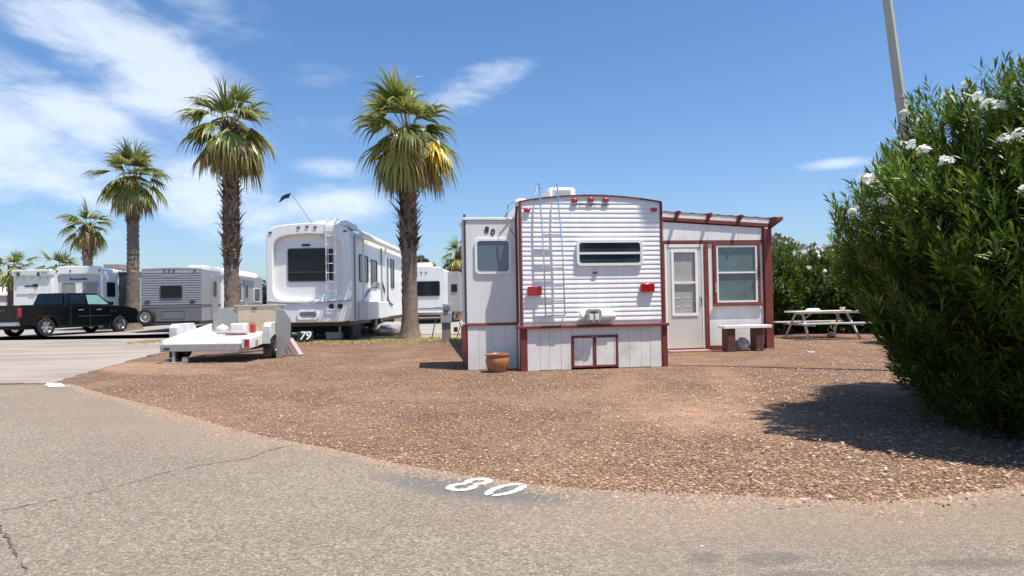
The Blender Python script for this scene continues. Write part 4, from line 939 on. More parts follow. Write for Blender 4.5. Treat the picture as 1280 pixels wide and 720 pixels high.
# ---------------------------------------------------------------- black pickup
def pickup():
    t = thing('pickup_truck', 'glossy black crew cab pickup with chrome wheels, seen from its right rear', 'truck', (-20.93, 26.16, 0), radians(74))
    # local: x forward, y left, right side at y = -1
    Hw = 1.0
    def arcp(cx, r, z0, n=10):  # wheel arch points over the wheel, from rear to front
        return [(cx - r * cos(pi * i / n), z0 + (r) * sin(pi * i / n)) for i in range(n + 1)]
    prof = [(.08, .50), (.05, .62), (.05, 1.30), (.10, 1.34), (2.0, 1.34), (2.02, 1.30), (4.45, 1.28), (5.2, 1.22), (5.66, 1.12), (5.80, .98), (5.84, .60), (5.78, .42), (5.30, .40)]
    lower = prof + [(p[0], p[1]) for p in reversed(arcp(4.80, .47, .40))] + [(4.2, .34), (1.75, .34)] + [(p[0], p[1]) for p in reversed(arcp(1.18, .47, .40))] + [(.6, .46)]
    # body sides as shells with the bed left open
    m = MB(); m.prism(lower, -Hw, -Hw + .10); m.prism(lower, Hw - .10, Hw)
    m.build('body_side', BLACKP, t, bevel=.03, segs=3)
    m = MB(); m.box(.05, .12, -Hw + .10, Hw - .10, .62, 1.33); m.build('tailgate', BLACKP, t, bevel=.015)
    MB().box(.04, .06, -.2, .2, 1.05, 1.16).build('tailgate_handle', DGREY, t)
    m = MB(); m.box(.12, 2.0, -Hw + .1, Hw - .1, .78, .84); m.build('bed_floor', DGREY, t)
    m = MB(); m.add([(4.30, -.9, 1.27), (5.15, -.9, 1.235), (5.62, -.86, 1.12), (5.80, -.80, .98), (5.83, -.80, .45), (4.30, -.9, .45)] + [(4.30, .9, 1.27), (5.15, .9, 1.235), (5.62, .86, 1.12), (5.80, .80, .98), (5.83, .80, .45), (4.30, .9, .45)],
                    [(0, 1, 7, 6), (1, 2, 8, 7), (2, 3, 9, 8), (3, 4, 10, 9), (4, 5, 11, 10)]); m.build('hood', BLACKP, t)
    m = MB(); m.box(2.0, 4.32, -.9, .9, .40, 1.22); m.build('cab_lower', BLACKP, t)
    # cab greenhouse with tumblehome
    base = [(2.02, 1.30), (2.10, 1.34), (4.42, 1.29)]
    def gh(y, inset):  # outline of side in x,z
        return
    zb, zt_ = 1.29, 1.855; yb, yt = .97, .80
    B = [(2.02, -yb, zb), (4.40, -yb, zb), (4.40, yb, zb), (2.02, yb, zb)]; T = [(2.16, -yt, zt_), (3.70, -yt, zt_), (3.70, yt, zt_), (2.16, yt, zt_)]
    m = MB(); m.add(B + T, [(0, 4, 5, 1), (2, 6, 7, 3), (1, 5, 6, 2), (3, 7, 4, 0), (4, 7, 6, 5)]); m.build('cab', BLACKP, t, bevel=.06, segs=4)
    def side_pt(x, z, s=-1, off=.012):
        k = (z - zb) / (zt_ - zb); y = yb + (yt - yb) * k; return (x, s * (y + off), z)
    for s_ in (-1, 1):
        for nm, q, gm in (('rear_side_glass', [(2.26, 1.36), (3.02, 1.355), (3.02, 1.77), (2.36, 1.77)], GLASS), ('front_side_glass', [(3.12, 1.35), (4.16, 1.335), (3.70, 1.765), (3.12, 1.77)], mat('green_tint_glass', (.20, .34, .30), .08, spec=.8) if s_ < 0 else GLASS)):
            MB().add([side_pt(x, z, s_) for x, z in q], [(0, 1, 2, 3)]).build(nm, gm, t)
    MB().add([(4.36, -.86, 1.33), (4.36, .86, 1.33), (3.76, .74, 1.80), (3.76, -.74, 1.80)], [(0, 1, 2, 3)]).build('windscreen', GLASS, t, loc=(.02, 0, .02))
    MB().add([(2.03, -.84, 1.37), (2.03, .84, 1.37), (2.13, .72, 1.77), (2.13, -.72, 1.77)], [(0, 1, 2, 3)]).build('rear_glass', GLASS, t, loc=(-.02, 0, .0))
    m = MB(); m.box(2.6, 4.2, -Hw - .012, -Hw - .001, .80, .835); m.build('side_moulding', CHROME, t)
    for x in (2.62, 3.52): MB().tube([(x, -Hw - .01, 1.10), (x + .02, -Hw - .05, 1.105), (x + .2, -Hw - .05, 1.105), (x + .22, -Hw - .01, 1.10)], .018, 6).build('door_handle', CHROME, t)
    m = MB(); [m.box(x, x + .012, -Hw - .004, -Hw + .002, .42, 1.27) for x in (2.25, 3.18, 4.22)]; m.build('door_gap', DGREY, t)
    m = MB(); [m.box(4.25 + .08 * i, 4.30 + .08 * i, -Hw - .006, -Hw - .001, 1.0, 1.04) for i in range(4)]; m.build('badge', CHROME, t)
    for s_ in (-1, 1):
        MB().box(.02, .14, s_ * .98 - .045 * (1 + s_) + (0 if s_ > 0 else -.025), s_ * .98 + (.025 if s_ > 0 else .09), .83, 1.22).build('tail_light', REDL, t, bevel=.02)
        MB().box(4.02, 4.18, s_ * 1.16 - .11, s_ * 1.16 + .11, 1.30, 1.47).build('mirror', BLACKP, t, bevel=.04)
        MB().box(5.62, 5.80, s_ * .80 - .14, s_ * .80 + .14, .86, 1.04).build('headlight', mat('lamp_clear', (.6, .6, .6), .1), t, bevel=.03)
    m = MB(); m.box(-.12, .14, -.98, .98, .46, .66); m.build('rear_bumper', CHROME, t, bevel=.04, segs=3)
    MB().box(-.135, -.121, -.16, .16, .48, .62).build('number_plate', GREY, t)
    MB().box(5.70, 5.92, -.95, .95, .38, .60).build('front_bumper', BLACKP, t, bevel=.05)
    MB().box(.5, 5.4, -.75, .75, .32, .5).build('chassis', DGREY, t)
    for x in (1.18, 4.80):
        for s_ in (-1, 1): wheel(t, (x, s_ * .86, .39), .39, .26, 0 if s_ < 0 else pi, spokes=6)
    MB().add([(2.5, -.5, 1.0), (2.5, .5, 1.0), (2.45, .5, 1.6), (2.45, -.5, 1.6)], [(0, 1, 2, 3)]).build('seat_back', GREY, t)
pickup()

# ---------------------------------------------------------------- picnic table, pole, pedestal, sawhorse
def picnic():
    t = thing('picnic_table', 'white picnic table with two benches on splayed legs in front of the hedge', 'picnic table', (8.55, 17.75, 0), radians(4))
    m = MB(); [m.box(-.88, .88, -.37 + .15 * i, -.37 + .145 * (i + 1), .715, .755) for i in range(5)]; m.build('table_top', PLASTW, t, bevel=.004)
    MB().box(-.90, .90, -.392, -.372, .69, .75).build('top_edge', WOOD, t)
    for s_ in (-1, 1): m = MB(); m.box(-1.0, 1.0, s_ * .72 - .13, s_ * .72 + .13, .41, .45); m.build('bench', STEEL, t, bevel=.006)
    for x in (-.62, .62):
        dx = .10 * (1 if x > 0 else -1)
        for s_ in (-1, 1): MB().tube([(x, s_ * .18, .715), (x + dx, s_ * .62, .0)], .032, 6).build('leg', STEEL, t)
        MB().tube([(x + dx * .4, -.84, .39), (x + dx * .4, .84, .39)], .03, 6).build('cross_bar', STEEL, t)
        MB().tube([(x - dx * 3, -.1, .70), (x + dx * .4, 0, .40)], .018, 6).build('brace', STEEL, t)
    z = .757
    loose('plate', 'upturned pale plate on top of the white picnic table, left of middle', 'plate', MB().lathe([(.01, .05), (.14, .05), (.20, .0), (.21, .0), (.15, .065), (.01, .068)]), PLASTW, loc=(8.35, 17.8, z))
    loose('cup', 'small beige cup near the right end of the picnic table top', 'cup', MB().lathe([(.01, 0), (.06, 0), (.07, .09), (.055, .09), (.05, .01)]), BEIGEP, loc=(9.2, 17.85, z))
picnic()
loose('paper_scrap', 'white scrap lying on the gravel between the picnic table and the plank bench', 'litter', MB().box(-.07, .07, -.05, .05, 0, .02), PLASTW, loc=(*G(1014, 441).to_2d(), .004))
loose('buried_stone', 'pale stone lying on the gravel under the picnic table', 'stone', MB().blob((0, 0, .06), (.12, .1, .09), 7, 7, .1), STONE, loc=(9.0, 18.1, 0))
def pole():
    t = thing('lamp_post', 'tall pale tapering lamp post rising behind the big oleander', 'lamp post', (6.42, 9.72, 0), 0)
    m = MB(); m.lathe([(.105, .0), (.10, .3), (.078, 3.6), (.062, 6.5), (.05, 8.6), (.01, 8.61)], n=8); m.build('shaft', POLEM, t, rot=(0, radians(-6.0), 0), smooth=False)
    m = MB(); m.lathe([(.077, 4.18), (.080, 4.19), (.080, 4.21), (.077, 4.22)], n=20); m.build('band', POLEM, t, rot=(0, radians(-6.0), 0))
    x = -8.55 * sin(radians(6)); m = MB(); m.tube([(x, 0, 8.45), (x - .3, .1, 8.65), (x - .9, .25, 8.75)], .035, 8); m.build('arm', POLEM, t)
    MB().blob((x - 1.1, .3, 8.72), (.34, .16, .09), 2, 8, 0).build('lamp_head', GREY, t)
    MB().box(-.22, .22, -.22, .22, 0, .05).build('base_plate', POLEM, t)
pole()
def pedestal():
    t = thing('utility_pedestal', 'grey electrical hook-up pedestal with meter boxes standing left of the ribbed trailer', 'utility pedestal', (-1.98, 19.1, 0), radians(6))
    MB().box(-.13, .13, -.07, .07, 0, .70).build('post', mat('weathered_grey_wood', (.24, .22, .20), .85, streak=True, var=.3), t, bevel=.005)
    MB().box(-.17, .17, -.12, .10, .55, .88).build('outlet_box', STEELG, t, bevel=.015)
    MB().box(-.10, .15, -.08, .10, .882, 1.12).build('meter_box', GREY, t, bevel=.015)
    MB().lathe([(.01, -.16), (.07, -.16), (.08, -.08)], (.03, 0, 1.0), 20, 'Y').build('meter', mat('meter_glass', (.2, .22, .22), .1), t)
    MB().box(-.34, -.13, -.05, .05, .98, 1.03).build('faucet_pipe', GREY, t)
    MB().tube([(.16, -.03, .80), (.30, -.06, .78), (.42, -.1, .5), (.34, -.1, .2), (.24, -.1, .02)], .014, 6).build('power_cord', BLACK, t)
    MB().box(.22, .34, -.05, .05, .28, .42).build('plug_box', mat('olive_box', (.16, .13, .08), .6), t, bevel=.01)
pedestal()
def sawhorse():
    t = thing('sawhorse', 'thin dark metal sawhorse standing between the nearest palm and the grey pedestal', 'sawhorse', (-2.75, 20.6, 0), radians(5))
    MB().box(-.42, .42, -.03, .03, .62, .66).build('beam', DGREY, t)
    for x in (-.28, .28):
        for s_ in (-1, 1): MB().tube([(x, s_ * .03, .62), (x - .14, s_ * .22, 0)], .016, 6).build('leg', DGREY, t)
    MB().tube([(.42, 0, .64), (.75, 0, .64)], .015, 6).build('handle', DGREY, t)
sawhorse()

# ---------------------------------------------------------------- palms
PALML = leafmat('palm_leaf', .42, .30)
def frond(rng, base, az, el, pet, rad, droop, col, dead=False, nseg=22):
    """one fan leaf: petiole then a half-folded fan of ribbon segments with drooping tips"""
    V = []; C = []; Q = []
    def add(a, b, c, d, cc):
        n = len(V); V.extend([a, b, c, d]); C.extend([cc] * 4); Q.append((n, n + 1, n + 2, n + 3))
    d0 = np.array([cos(az) * cos(el), sin(az) * cos(el), sin(el)]); up = np.array([0, 0, 1.0]); side = np.cross(d0, up); side /= np.linalg.norm(side) + 1e-9
    # petiole with arch
    p = np.array(base, float); dirn = d0.copy(); k = 5; w = .028
    for i in range(k):
        q = p + dirn * pet / k; add(p - side * w, p + side * w, q + side * w * .9, q - side * w * .9, (.16, .15, .05) if not dead else (.25, .15, .08)); p = q; dirn = dirn + np.array([0, 0, -1]) * droop * .16; dirn /= np.linalg.norm(dirn)
    nrm = np.cross(side, dirn); nrm /= np.linalg.norm(nrm); 
    if nrm[2] < 0: nrm = -nrm
    spread = rng.uniform(1.7, 2.4) if not dead else rng.uniform(.8, 1.3)
    fold = rng.uniform(.2, .8) if not dead else .8
    for j in range(nseg):
        a = (j / (nseg - 1) - .5) * spread * 1.15; 
        sd = dirn * cos(a) + side * sin(a) * 1.0 + nrm * (-fold * abs(sin(a))) * .6 + nrm * .05
        sd /= np.linalg.norm(sd); L_ = rad * (1 - .30 * abs(a / (spread * .6)) ** 2) * rng.uniform(.85, 1.1); sw = rad * .034 * rng.uniform(.8, 1.2)
        ws = np.cross(sd, nrm); ws /= np.linalg.norm(ws) + 1e-9; tw = rng.uniform(-.9, .9); ws = ws * cos(tw) + nrm * sin(tw)
        cur = p.copy(); dd = sd.copy(); n_ = 5; wid = [.45, 1.15, 1.0, .62, .30, .03]; g = droop * rng.uniform(.8, 1.4)
        c0 = np.array(col) * rng.uniform(.75, 1.25); tipc = np.array((.30, .22, .08)) * rng.uniform(.6, 1.1)
        for i in range(n_):
            q = cur + dd * L_ / n_; f0 = i / n_; cc = c0 * (1 - f0 ** 3 * .5) + tipc * f0 ** 3 * .5
            add(cur - ws * sw * wid[i], cur + ws * sw * wid[i], q + ws * sw * wid[i + 1], q - ws * sw * wid[i + 1], tuple(cc))
            cur = q; dd = dd + np.array([0, 0, -1]) * g * (.03 + (.62 if f0 > .3 else .05) * (.5 + f0)) + rng.normal(0, .05, 3); dd /= np.linalg.norm(dd)
    return V, C, Q
def make_palm(label, base, ztop, r_crown, trunk_r, boot0, seed, n_live=34, n_dead=16, lean=(0, 0), wind=(0.0, 0), gold=0, tall=1.0, nseg=22, group='fan palms', tuft=False):
    """ztop: height where the leaves leave the trunk; boot0: height where the shaggy boots begin"""
    rng = np.random.default_rng(seed); rd = random.Random(seed)
    t = thing('fan_palm', label, 'palm', base, 0, group)
    def ctr(z): k = z / ztop; return np.array([lean[0] * k * k, lean[1] * k * k, z])
    # trunk
    m = MB(); n = 24; V = []; Fs = []; zs = [0, .1, .25, .5, .9] + list(np.arange(1.3, ztop + .1, .12)); k = 22
    for zi, z in enumerate(zs):
        r = trunk_r * (1 + .55 * math.exp(-z / .35) + .05 * sin(z * 26) + (0.12 if z > boot0 else 0) - .10 * z / ztop)
        c = ctr(z)
        for i in range(k): a = 2 * pi * i / k; rr = r * (1 + .035 * rng.standard_normal()); V.append((c[0] + rr * cos(a), c[1] + rr * sin(a), z))
    for zi in range(len(zs) - 1):
        for i in range(k): Fs.append((zi * k + i, zi * k + (i + 1) % k, (zi + 1) * k + (i + 1) % k, (zi + 1) * k + i))
    Fs.append(tuple((len(zs) - 1) * k + i for i in range(k)))
    m.add(V, Fs); m.build('trunk', mat('palm_trunk', (.22, .16, .12), .95, var=.45, vscale=7, bump=.8, bscale=22, stain=(.26, .20, .15)), t)
    # shaggy boots: split leaf bases as curved wedges
    V = []; C = []; Q = []; zz = boot0 - .3; row = 0
    while zz < ztop + .05:
        nb = 11
        for i in range(nb):
            if zz < boot0 and rng.random() < .55: continue
            a = 2 * pi * (i + .5 * (row % 2) + rng.uniform(-.25, .25)) / nb; c = ctr(zz); r = trunk_r * (1.02 - .10 * zz / ztop); L_ = rng.uniform(.15, .40); w = rng.uniform(.035, .07)
            if rng.random() < .12: L_ *= 1.5
            er = np.array([cos(a), sin(a), 0]); et = np.array([-sin(a), cos(a), 0]); p0 = c + er * r * .9 + np.array([0, 0, -.02]); out = rng.uniform(.5, 1.15); p1 = p0 + er * L_ * out * .55 + np.array([0, 0, L_ * .75]) ; p2 = p1 + er * L_ * .28 * out + np.array([0, 0, L_ * rng.uniform(-.15, .3)]) + et * rng.uniform(-.04, .04)
            cc = np.array((.17, .115, .075)) * rng.uniform(.35, 1.9); b = len(V)
            V += [p0 - et * w, p0 + et * w, p1 + et * w * .8, p1 - et * w * .8, p2 + et * w * .3, p2 - et * w * .3, p1 - er * .03 + np.array([0, 0, -.04])]
            C += [cc * .8] * 2 + [cc] * 2 + [cc * 1.3] * 2 + [cc * .7]
            Q += [(b, b + 1, b + 2, b + 3), (b + 3, b + 2, b + 4, b + 5), (b, b + 1, b + 6, b + 6)]
        zz += .105; row += 1
    Q = [q if q[2] != q[3] else (q[0], q[1], q[2], q[0]) for q in Q]
    quads = np.array([q for q in Q if len(set(q)) == 4]); tris = np.array([q[:3] for q in Q if len(set(q)) == 3])
    bulk('boots', V, [quads, tris], mat('palm_boot', (1, 1, 1), .95, attr=True, var=.2, vscale=12), t, np.array(C))
    # leaves
    def leaves(lst, name):
        V = []; C = []; Q = []
        for (z, az, el, pet, rad, dr, col, dead) in lst:
            c = ctr(z); b = (c[0] + trunk_r * .5 * cos(az), c[1] + trunk_r * .5 * sin(az), z); v, cc, q = frond(rng, b, az, el, pet, rad, dr, col, dead, nseg)
            o_ = len(V); v = [(p[0] + wind[0] * max(0, p[2] - z) * .3, p[1], p[2]) for p in v]; V += v; C += cc; Q += [tuple(i + o_ for i in qq) for qq in q]
        bulk(name, V, [np.array(Q)], PALML, t, np.array(C))
    R_ = r_crown; live = []
    for i in range(n_live):
        f = (i + .5) / n_live; az = i * 2.39996 + rng.uniform(-.7, .7); el = radians(84 - 100 * f ** .85 + rng.uniform(-20, 20))
        col = np.array((.185, .215, .050)) * (1 - .15 * f) * rng.uniform(.65, 1.3) + np.array((.34, .27, .08)) * max(0, f - .30) * rng.uniform(0, 1.4)
        live.append((ztop + .22 - .60 * f, az, el, R_ * rng.uniform(.14, .46), R_ * rng.uniform(.55, .82) * (1 if f > .15 else .9), (.6 + 1.3 * f) * rng.uniform(.7, 1.4), tuple(col), False))
    leaves(live, 'crown')
    dead = []
    for i in range(n_dead):
        az = i * 2.39996 + rng.uniform(-.4, .4); el = radians(rng.uniform(-62, -12))
        cs = [(.34, .25, .11), (.42, .31, .16), (.24, .24, .07), (.30, .17, .12)][rng.integers(4)]
        dead.append((ztop - rng.uniform(.0, .5), az, el, R_ * rng.uniform(.22, .50), R_ * rng.uniform(.42, .64), 1.25, cs, rng.random() < .5))
    for g in range(gold):
        dead.append((ztop - .1, -.45 + .30 * g, radians(6 - 18 * g), R_ * .48, R_ * .60, 1.35, (.66, .47, .05), False))
    leaves(dead, 'dry_fronds')
    return t
make_palm('nearest fan palm, with golden yellow fronds hanging on its right side', (-3.30, 20.6, 0), 6.6, 2.05, .25, 3.1, 3, n_live=34, n_dead=22, lean=(-.02, 0), gold=3, group='fan palms', wind=(-.25, 0))
make_palm('tallest fan palm, behind the flatbed trailer headboard, with a thick shaggy trunk', (-10.95, 25.0, 0), 8.2, 2.15, .28, 3.0, 8, n_live=34, n_dead=24)
make_palm('fan palm at the front of the black pickup, its trunk between two campers', (-19.65, 33.2, 0), 7.85, 2.05, .30, 5.8, 14, n_live=32, n_dead=22, wind=(.1, 0))
make_palm('shorter fan palm rising behind the white fifth-wheel and the pickup, crown in two tiers', (-28.5, 43.0, 0), 6.6, 1.95, .30, 4.6, 21, n_live=26, n_dead=14, nseg=16, wind=(-.3, 0))
make_palm('stubby far palm left of the boxy white camper, thick brown trunk', (-35.4, 45.5, 0), 4.1, 1.75, .34, 1.0, 31, n_live=26, n_dead=8, nseg=14)
make_palm('stubby far palm whose crown shows above the boxy white camper', (-34.0, 48.0, 0), 4.2, 1.8, .34, 1.0, 37, n_live=26, n_dead=6, nseg=14)
make_palm('small distant palm partly hidden by the left edge of the side room', (-3.55, 44.0, 0), 4.5, 1.5, .26, 2.0, 41, n_live=22, n_dead=10, nseg=14)

# ---------------------------------------------------------------- oleanders
OLE = leafmat('oleander_leaf', .40, .19, .35)
def ole_shoots(rng, pts, dirs, nleaf, ll, lw, shade):
    """pts, dirs (n,3): a whorled spray of narrow folded leaves on each shoot"""
    n = len(pts); d = dirs / np.linalg.norm(dirs, axis=1, keepdims=True)
    P = np.repeat(pts, nleaf, 0); D = np.repeat(d, nleaf, 0); N_ = len(P)
    a = rng.normal(size=(N_, 3)); a -= (a * D).sum(1, keepdims=True) * D; a /= np.linalg.norm(a, axis=1, keepdims=True)
    k = np.tile(np.linspace(0, 1, nleaf), n); spread = (1.10 - .80 * k + rng.normal(0, .15, N_))
    L_ = ll * rng.uniform(.65, 1.15, N_) * (1 - .25 * k)
    P = P + D * ((k - .8) * ll * 1.5)[:, None]
    dirl = D * np.cos(spread)[:, None] + a * np.sin(spread)[:, None]
    dirl[:, 2] -= .10; dirl /= np.linalg.norm(dirl, axis=1, keepdims=True)
    s = np.cross(dirl, D); s /= np.linalg.norm(s, axis=1, keepdims=True) + 1e-9; nn = np.cross(s, dirl)
    w = lw * rng.uniform(.75, 1.15, N_)
    V = np.empty((N_, 6, 3)); f = .30
    V[:, 0] = P; mid = P + dirl * (L_ * .5)[:, None]; V[:, 1] = mid + s * w[:, None] + nn * (w * f)[:, None]; V[:, 2] = mid - nn * (w * .1)[:, None]; V[:, 3] = mid - s * w[:, None] + nn * (w * f)[:, None]
    tip = P + dirl * L_[:, None]; tip[:, 2] -= L_ * .08; V[:, 4] = tip; V[:, 5] = tip
    idx = np.array([[0, 1, 2, 2], [0, 2, 3, 3]]); base = np.arange(N_)[:, None]
    T = np.concatenate([base * 6 + np.array([[0, 1, 2]]), base * 6 + np.array([[0, 2, 3]]), base * 6 + np.array([[1, 4, 2]]), base * 6 + np.array([[2, 4, 3]])])
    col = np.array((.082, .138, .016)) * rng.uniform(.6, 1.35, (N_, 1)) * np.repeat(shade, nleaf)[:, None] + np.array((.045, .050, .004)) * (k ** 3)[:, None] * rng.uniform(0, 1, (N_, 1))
    yel = rng.random(N_) < .012; col[yel] = (.30, .22, .04)
    return V.reshape(-1, 3), T, np.repeat(col, 6, 0)
def flower_mesh(rng, n=6, r=.045, petal=.024):
    V = []; Fs = []
    for i in range(n + 4):
        c = np.array([rng.normal(0, r * .55), rng.normal(0, r * .55), rng.uniform(-r * .5, r * .9)]); nrm = c + np.array([0, 0, .03]); nrm /= np.linalg.norm(nrm); a = np.cross(nrm, [0, 1, .2]); a /= np.linalg.norm(a); b = np.cross(nrm, a)
        for k in range(5):
            t = 2 * pi * k / 5 + rng.uniform(0, .3); e = a * cos(t) + b * sin(t); g = np.cross(nrm, e); s0 = len(V)
            V += [c, c + e * petal * .6 + g * petal * .5, c + e * petal * 1.15 + nrm * .004, c + e * petal * .6 - g * petal * .5]; Fs.append((s0, s0 + 1, s0 + 2, s0 + 3))
    return V, Fs
FLW = leafmat('oleander_flower', .6, .35)
def oleander(label, loc, lobes, nshoot, nleaf, ll, lw, seed, nfl, group=None, bounds=None, zmin=.12, fscale=1.0):
    rng = np.random.default_rng(seed); t = thing('oleander_bush', label, 'bush', loc, 0, group)
    vol = np.array([l[3] * l[4] + l[4] * l[5] + l[3] * l[5] for l in lobes]); pk = rng.choice(len(lobes), nshoot * 3, p=vol / vol.sum())
    Lb = np.array(lobes)[pk]; u = rng.normal(size=(len(pk), 3)); u /= np.linalg.norm(u, axis=1, keepdims=True)
    lump = 1 + .10 * np.sin(u[:, 0] * 7 + u[:, 2] * 5 + pk) + .08 * np.sin(u[:, 1] * 11 - u[:, 2] * 8)
    rr = np.where(rng.random(len(pk)) < .62, rng.uniform(.90, 1.04, len(pk)), rng.uniform(.50, .92, len(pk))) * lump
    rr = np.where(rng.random(len(pk)) < .03, rr * 1.08, rr)
    P = Lb[:, :3] + u * Lb[:, 3:] * rr[:, None]; keep = P[:, 2] > zmin
    # drop shoots deep inside another lobe
    for l in lobes:
        q = ((P - np.array(l[:3])) / np.array(l[3:])); keep &= ~((q ** 2).sum(1) < .42)
    P = P[keep][:nshoot]; u = u[keep][:nshoot]; rr = rr[keep][:nshoot]; n = len(P)
    outm = np.ones(n, bool)
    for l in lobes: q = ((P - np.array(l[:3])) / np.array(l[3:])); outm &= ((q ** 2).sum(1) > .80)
    D = u * .55 + np.array([0, 0, 1.15]) + rng.normal(0, .30, (n, 3)); shade = rng.uniform(.65, 1.15, n) * np.where(outm & (P[:, 2] > 1.0), rng.uniform(.9, 1.9, n), .75)  # sunlit sprays and inner shade painted in; outer tips also lighter new growth
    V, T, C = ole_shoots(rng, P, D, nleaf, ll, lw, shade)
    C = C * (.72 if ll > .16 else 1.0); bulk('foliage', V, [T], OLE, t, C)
    # stems from a common crown at the ground
    m = MB(); zc = min(l[2] for l in lobes)
    for i in rng.choice(n, min(n, 90), replace=False):
        p = P[i]; c = np.array(lobes[rng.integers(len(lobes))][:3]); b = np.array([c[0] + rng.normal(0, .22), c[1] + rng.normal(0, .22), 0]); md = (b + p) / 2 + np.array([0, 0, .25]) + rng.normal(0, .06, 3)
        m.tube([b, b * .6 + md * .4, md, md * .45 + p * .55, p], [.022, .018, .014, .010, .005], 5, cap=False)
    m.build('branches', mat('oleander_stem', (.13, .11, .075), .85, var=.3, vscale=10), t)
    # flower heads on upward outer tips
    sc = u[:, 2] * .7 - u[:, 1] * .9 - u[:, 0] * .7 + P[:, 2] * .45 + rng.uniform(0, 1.2, n) + outm * 3.0; sc = np.where((u @ np.array([-.6, -.8, .25]) > -.05) & (P[:, 2] > 1.25) & (P[:, 0] < 1.0), sc, -9); order = np.argsort(-sc)[:nfl * 9]; pick = rng.choice(order, min(nfl, len(order)), replace=False)
    protos = []
    for k in range(4):
        V_, F_ = flower_mesh(rng, 5 + k, .042 * fscale, .024 * fscale); me = bpy.data.meshes.new('flower_cluster'); me.from_pydata([tuple(v) for v in V_], [], F_); me.materials.append(FLW)
        ca = me.color_attributes.new('Col', 'FLOAT_COLOR', 'POINT'); ca.data.foreach_set('color', np.tile(np.array([(.80, .79, .72, 1)]), (len(V_), 1)).astype(np.float32).ravel()); protos.append(me)
    for j, i in enumerate(pick):
        dn = D[i] / np.linalg.norm(D[i]); p = P[i] + dn * ll * .9; o = bpy.data.objects.new('flower_cluster', protos[j % 4]); COL.objects.link(o); o.parent = t; o.location = tuple(p)
        o.rotation_euler = Vector(dn).to_track_quat('Z', 'Y').to_euler(); s_ = rng.uniform(.8, 1.3); o.scale = (s_, s_, s_)
    return t
big = [(.06, 0, 1.60, 1.34, 1.40, 1.32), (.62, -.85, 1.75, 1.20, .90, 1.28), (1.1, 1.5, 1.35, 1.30, 1.25, 1.15), (1.05, -1.15, .65, 1.10, .75, .70), (1.15, -1.75, 1.6, 1.45, .95, 1.15), (1.6, -.1, 1.8, 1.4, 1.5, 1.25), (.16, .1, .66, 1.02, 1.1, .80), (1.3, -.6, .8, 1.35, .9, .85), (1.0, 1.1, .6, 1.15, 1.2, .75), (2.6, .8, 1.6, 1.4, 1.6, 1.4)]
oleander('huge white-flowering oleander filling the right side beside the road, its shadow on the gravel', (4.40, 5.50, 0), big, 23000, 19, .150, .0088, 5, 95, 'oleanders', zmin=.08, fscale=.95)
hl = [(0, 0, 1.3, 1.0, .9, 1.15), (.5, .3, 1.7, .8, .8, .95), (-.4, .2, .8, .9, .8, .8)]
names = ['hedge oleander closest to the corner post of the patio room', 'hedge oleander behind the left end of the picnic table', 'hedge oleander behind the right half of the picnic table', 'hedge oleander at the right end, beside the huge oleander']
for i, (x, y, s_) in enumerate(((7.9, 19.9, 1.04), (9.6, 20.3, 1.0), (11.2, 19.9, 1.02), (12.8, 18.8, 1.15))):
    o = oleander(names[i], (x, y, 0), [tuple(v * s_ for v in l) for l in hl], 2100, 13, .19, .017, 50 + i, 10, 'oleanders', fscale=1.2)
for i, (x, y, s_, lb) in enumerate(((8.2, 12.7, .92, 'oleander standing behind the huge one, left flank low above the gravel'), (10.2, 15.0, 1.05, 'oleander between the picnic table and the huge oleander'))):
    if i == 0: continue
    oleander(lb, (x, y, 0), [tuple(v * s_ for v in l) for l in hl], 1700, 13, .17, .016, 70 + i, 14, 'oleanders', fscale=1.3)

# ---------------------------------------------------------------- distant broadleaf trees
BT = leafmat('tree_leaf', .6, .2)
def tree(label, loc, h, r, col, seed, n=5000, leaf=.22):
    rng = np.random.default_rng(seed); t = thing('desert_tree', label, 'tree', loc)
    nl = 22; cs = rng.normal(size=(nl, 3)); cs /= np.linalg.norm(cs, axis=1, keepdims=True); cs = cs * np.array([r * .75, r * .75, h * .27]) * rng.uniform(.3, 1, (nl, 1)) + np.array([0, 0, h * .64])
    k = rng.integers(0, nl, n); q = rng.normal(size=(n, 3)); q /= np.linalg.norm(q, axis=1, keepdims=True); P = cs[k] + q * (r * .34 * rng.uniform(.4, 1.05, n) ** .5)[:, None]
    a = rng.normal(size=(n, 3)); a /= np.linalg.norm(a, axis=1, keepdims=True); b = np.cross(a, rng.normal(size=(n, 3))); b /= np.linalg.norm(b, axis=1, keepdims=True)
    s = leaf * rng.uniform(.5, 1.2, (n, 1)); V = np.stack([P - a * s, P + b * s * .4, P + a * s, P - b * s * .4], 1).reshape(-1, 3); Q = np.arange(n * 4).reshape(-1, 4)
    c = np.array(col) * rng.uniform(.6, 1.3, (n, 1)) * rng.uniform(.8, 1.2, nl)[k][:, None]
    bulk('crown', V, [Q], BT, t, np.repeat(c, 4, 0))
    m = MB(); m.tube([(0, 0, 0), (.1, 0, h * .3), (0, .1, h * .62)], [r * .10, r * .07, r * .03], 8)
    for c_ in cs[:10]: m.tube([(.05, 0, h * .3), tuple(c_ * .5 + np.array([0, 0, h * .2])), tuple(c_)], [r * .05, r * .03, .02], 6)
    m.build('trunk', mat('bark', (.14, .10, .075), .9, var=.3), t)
GRN = (.075, .10, .045); TAN = (.17, .14, .085)
tree('tan-grey feathery tree behind the hedge and patio room roof', (17.5, 42, 0), 5.6, 2.8, TAN, 3)
tree('dusty green tree farther right behind the hedge', (23.5, 46, 0), 4.8, 3.0, GRN, 4)
tree('dull green tree showing above the roof of the far motorhome', (-7.2, 52, 0), 5.1, 2.6, GRN, 5)
tree('olive tree behind the gap between the far motorhome and the side room', (-4.2, 56, 0), 4.9, 2.6, GRN, 6)
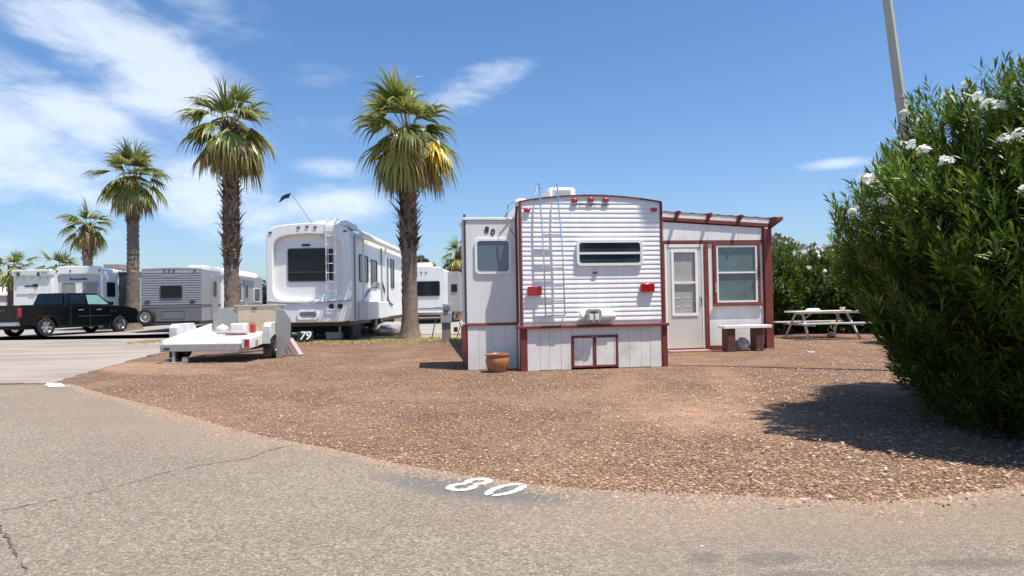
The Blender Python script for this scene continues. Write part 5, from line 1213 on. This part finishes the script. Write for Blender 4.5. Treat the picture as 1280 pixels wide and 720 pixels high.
tree('low green tree at the far left edge beyond the mobile home', (-58, 70, 0), 4.9, 3.5, GRN, 7)
tree('grey green tree beyond the stubby palms', (-45, 62, 0), 4.2, 3.0, GRN, 9)
tree('round grey green tree between the large camper and the silver trailer', (-24, 66, 0), 3.6, 3.2, GRN, 10)

# ---------------------------------------------------------------- dry grass strip under the palms, leaf litter
def grass():
    rng = np.random.default_rng(6); n = 26000
    x = rng.uniform(-12.6, -1.3, n); y = 20.2 + rng.normal(0, .75, n) + (x + 5) * -.22
    k = rng.random(n) < .5 + .5 * np.sin(x * 2.1) * np.sin(y * 1.7 + x); x, y = x[k], y[k]
    k = ~((x > -7.75) & (x < -5.0) & (y > 20.6)); x, y = x[k], y[k]; n = len(x)
    h = rng.uniform(.02, .07, n); a = rng.uniform(0, 2 * pi, n); w = .012; t = rng.normal(0, .03, (n, 2))
    V = np.zeros((n, 3, 3)); V[:, 0] = np.stack([x - w * np.cos(a), y - w * np.sin(a), 0 * x], 1); V[:, 1] = np.stack([x + w * np.cos(a), y + w * np.sin(a), 0 * x], 1); V[:, 2] = np.stack([x + t[:, 0], y + t[:, 1], h], 1)
    pal = np.array([(.42, .34, .13), (.50, .42, .20), (.22, .25, .07), (.35, .28, .12)]); c = pal[rng.choice(4, n, p=[.4, .25, .15, .2])]
    o = bulk('dry_grass', V.reshape(-1, 3), [np.arange(n * 3).reshape(-1, 3)], leafmat('dry_grass_blade', .8, .2), colors=np.repeat(c, 3, 0)); struct(o, 'stuff')
    gm = dirt_material('straw_ground', (.44, .36, .19), (.38, .29, .16), (.30, .21, .13))
    pts = [(-12.8, 22.6), (-10.5, 20.9), (-8.0, 20.2), (-4, 19.4), (-1.2, 18.9), (-1.2, 20.0), (-2.2, 23.0), (-4.9, 23.0), (-5.0, 20.7), (-7.8, 20.9), (-8.2, 23.5), (-12.6, 26.6)]
    struct(sheet('lawn_strip', ragged(pts + [pts[0]], .12, .25, 4)[:-1], .006, gm))
    # fallen oleander leaves and petals
    n = 6000; x = 1.2 + 8 * rng.random(n); y = 3.6 + 15 * rng.random(n) ** 1.2; k = (np.hypot(x - 4.4, (y - 5.8) * .6) < 1.7 + rng.random(n) * 1.0) | ((np.abs(x - (y - 4) * .42 - 2.5) < .4 + 1.5 * rng.random(n)) & (rng.random(n) < .35)); x, y = x[k], y[k]; n = len(x)
    a = rng.uniform(0, 2 * pi, n); L_ = rng.uniform(.03, .075, n); w = .008; d = np.stack([np.cos(a), np.sin(a)], 1); e = np.stack([-np.sin(a), np.cos(a)], 1); V = np.zeros((n, 4, 3)); z = rng.uniform(.018, .035, n)
    for i, (f, g) in enumerate(((0, 0), (.5, 1), (1, 0), (.5, -1))): V[:, i, 0] = x + d[:, 0] * L_ * f + e[:, 0] * w * g; V[:, i, 1] = y + d[:, 1] * L_ * f + e[:, 1] * w * g; V[:, i, 2] = z + (.01 if i == 2 else 0)
    pal = np.array([(.45, .33, .20), (.55, .44, .28), (.30, .20, .12), (.62, .55, .42)]); c = pal[rng.choice(4, n)]
    o = bulk('leaf_litter', V.reshape(-1, 3), [np.arange(n * 4).reshape(-1, 4)], leafmat('dry_leaf', .8, .15), colors=np.repeat(c, 4, 0)); struct(o, 'stuff')
grass()
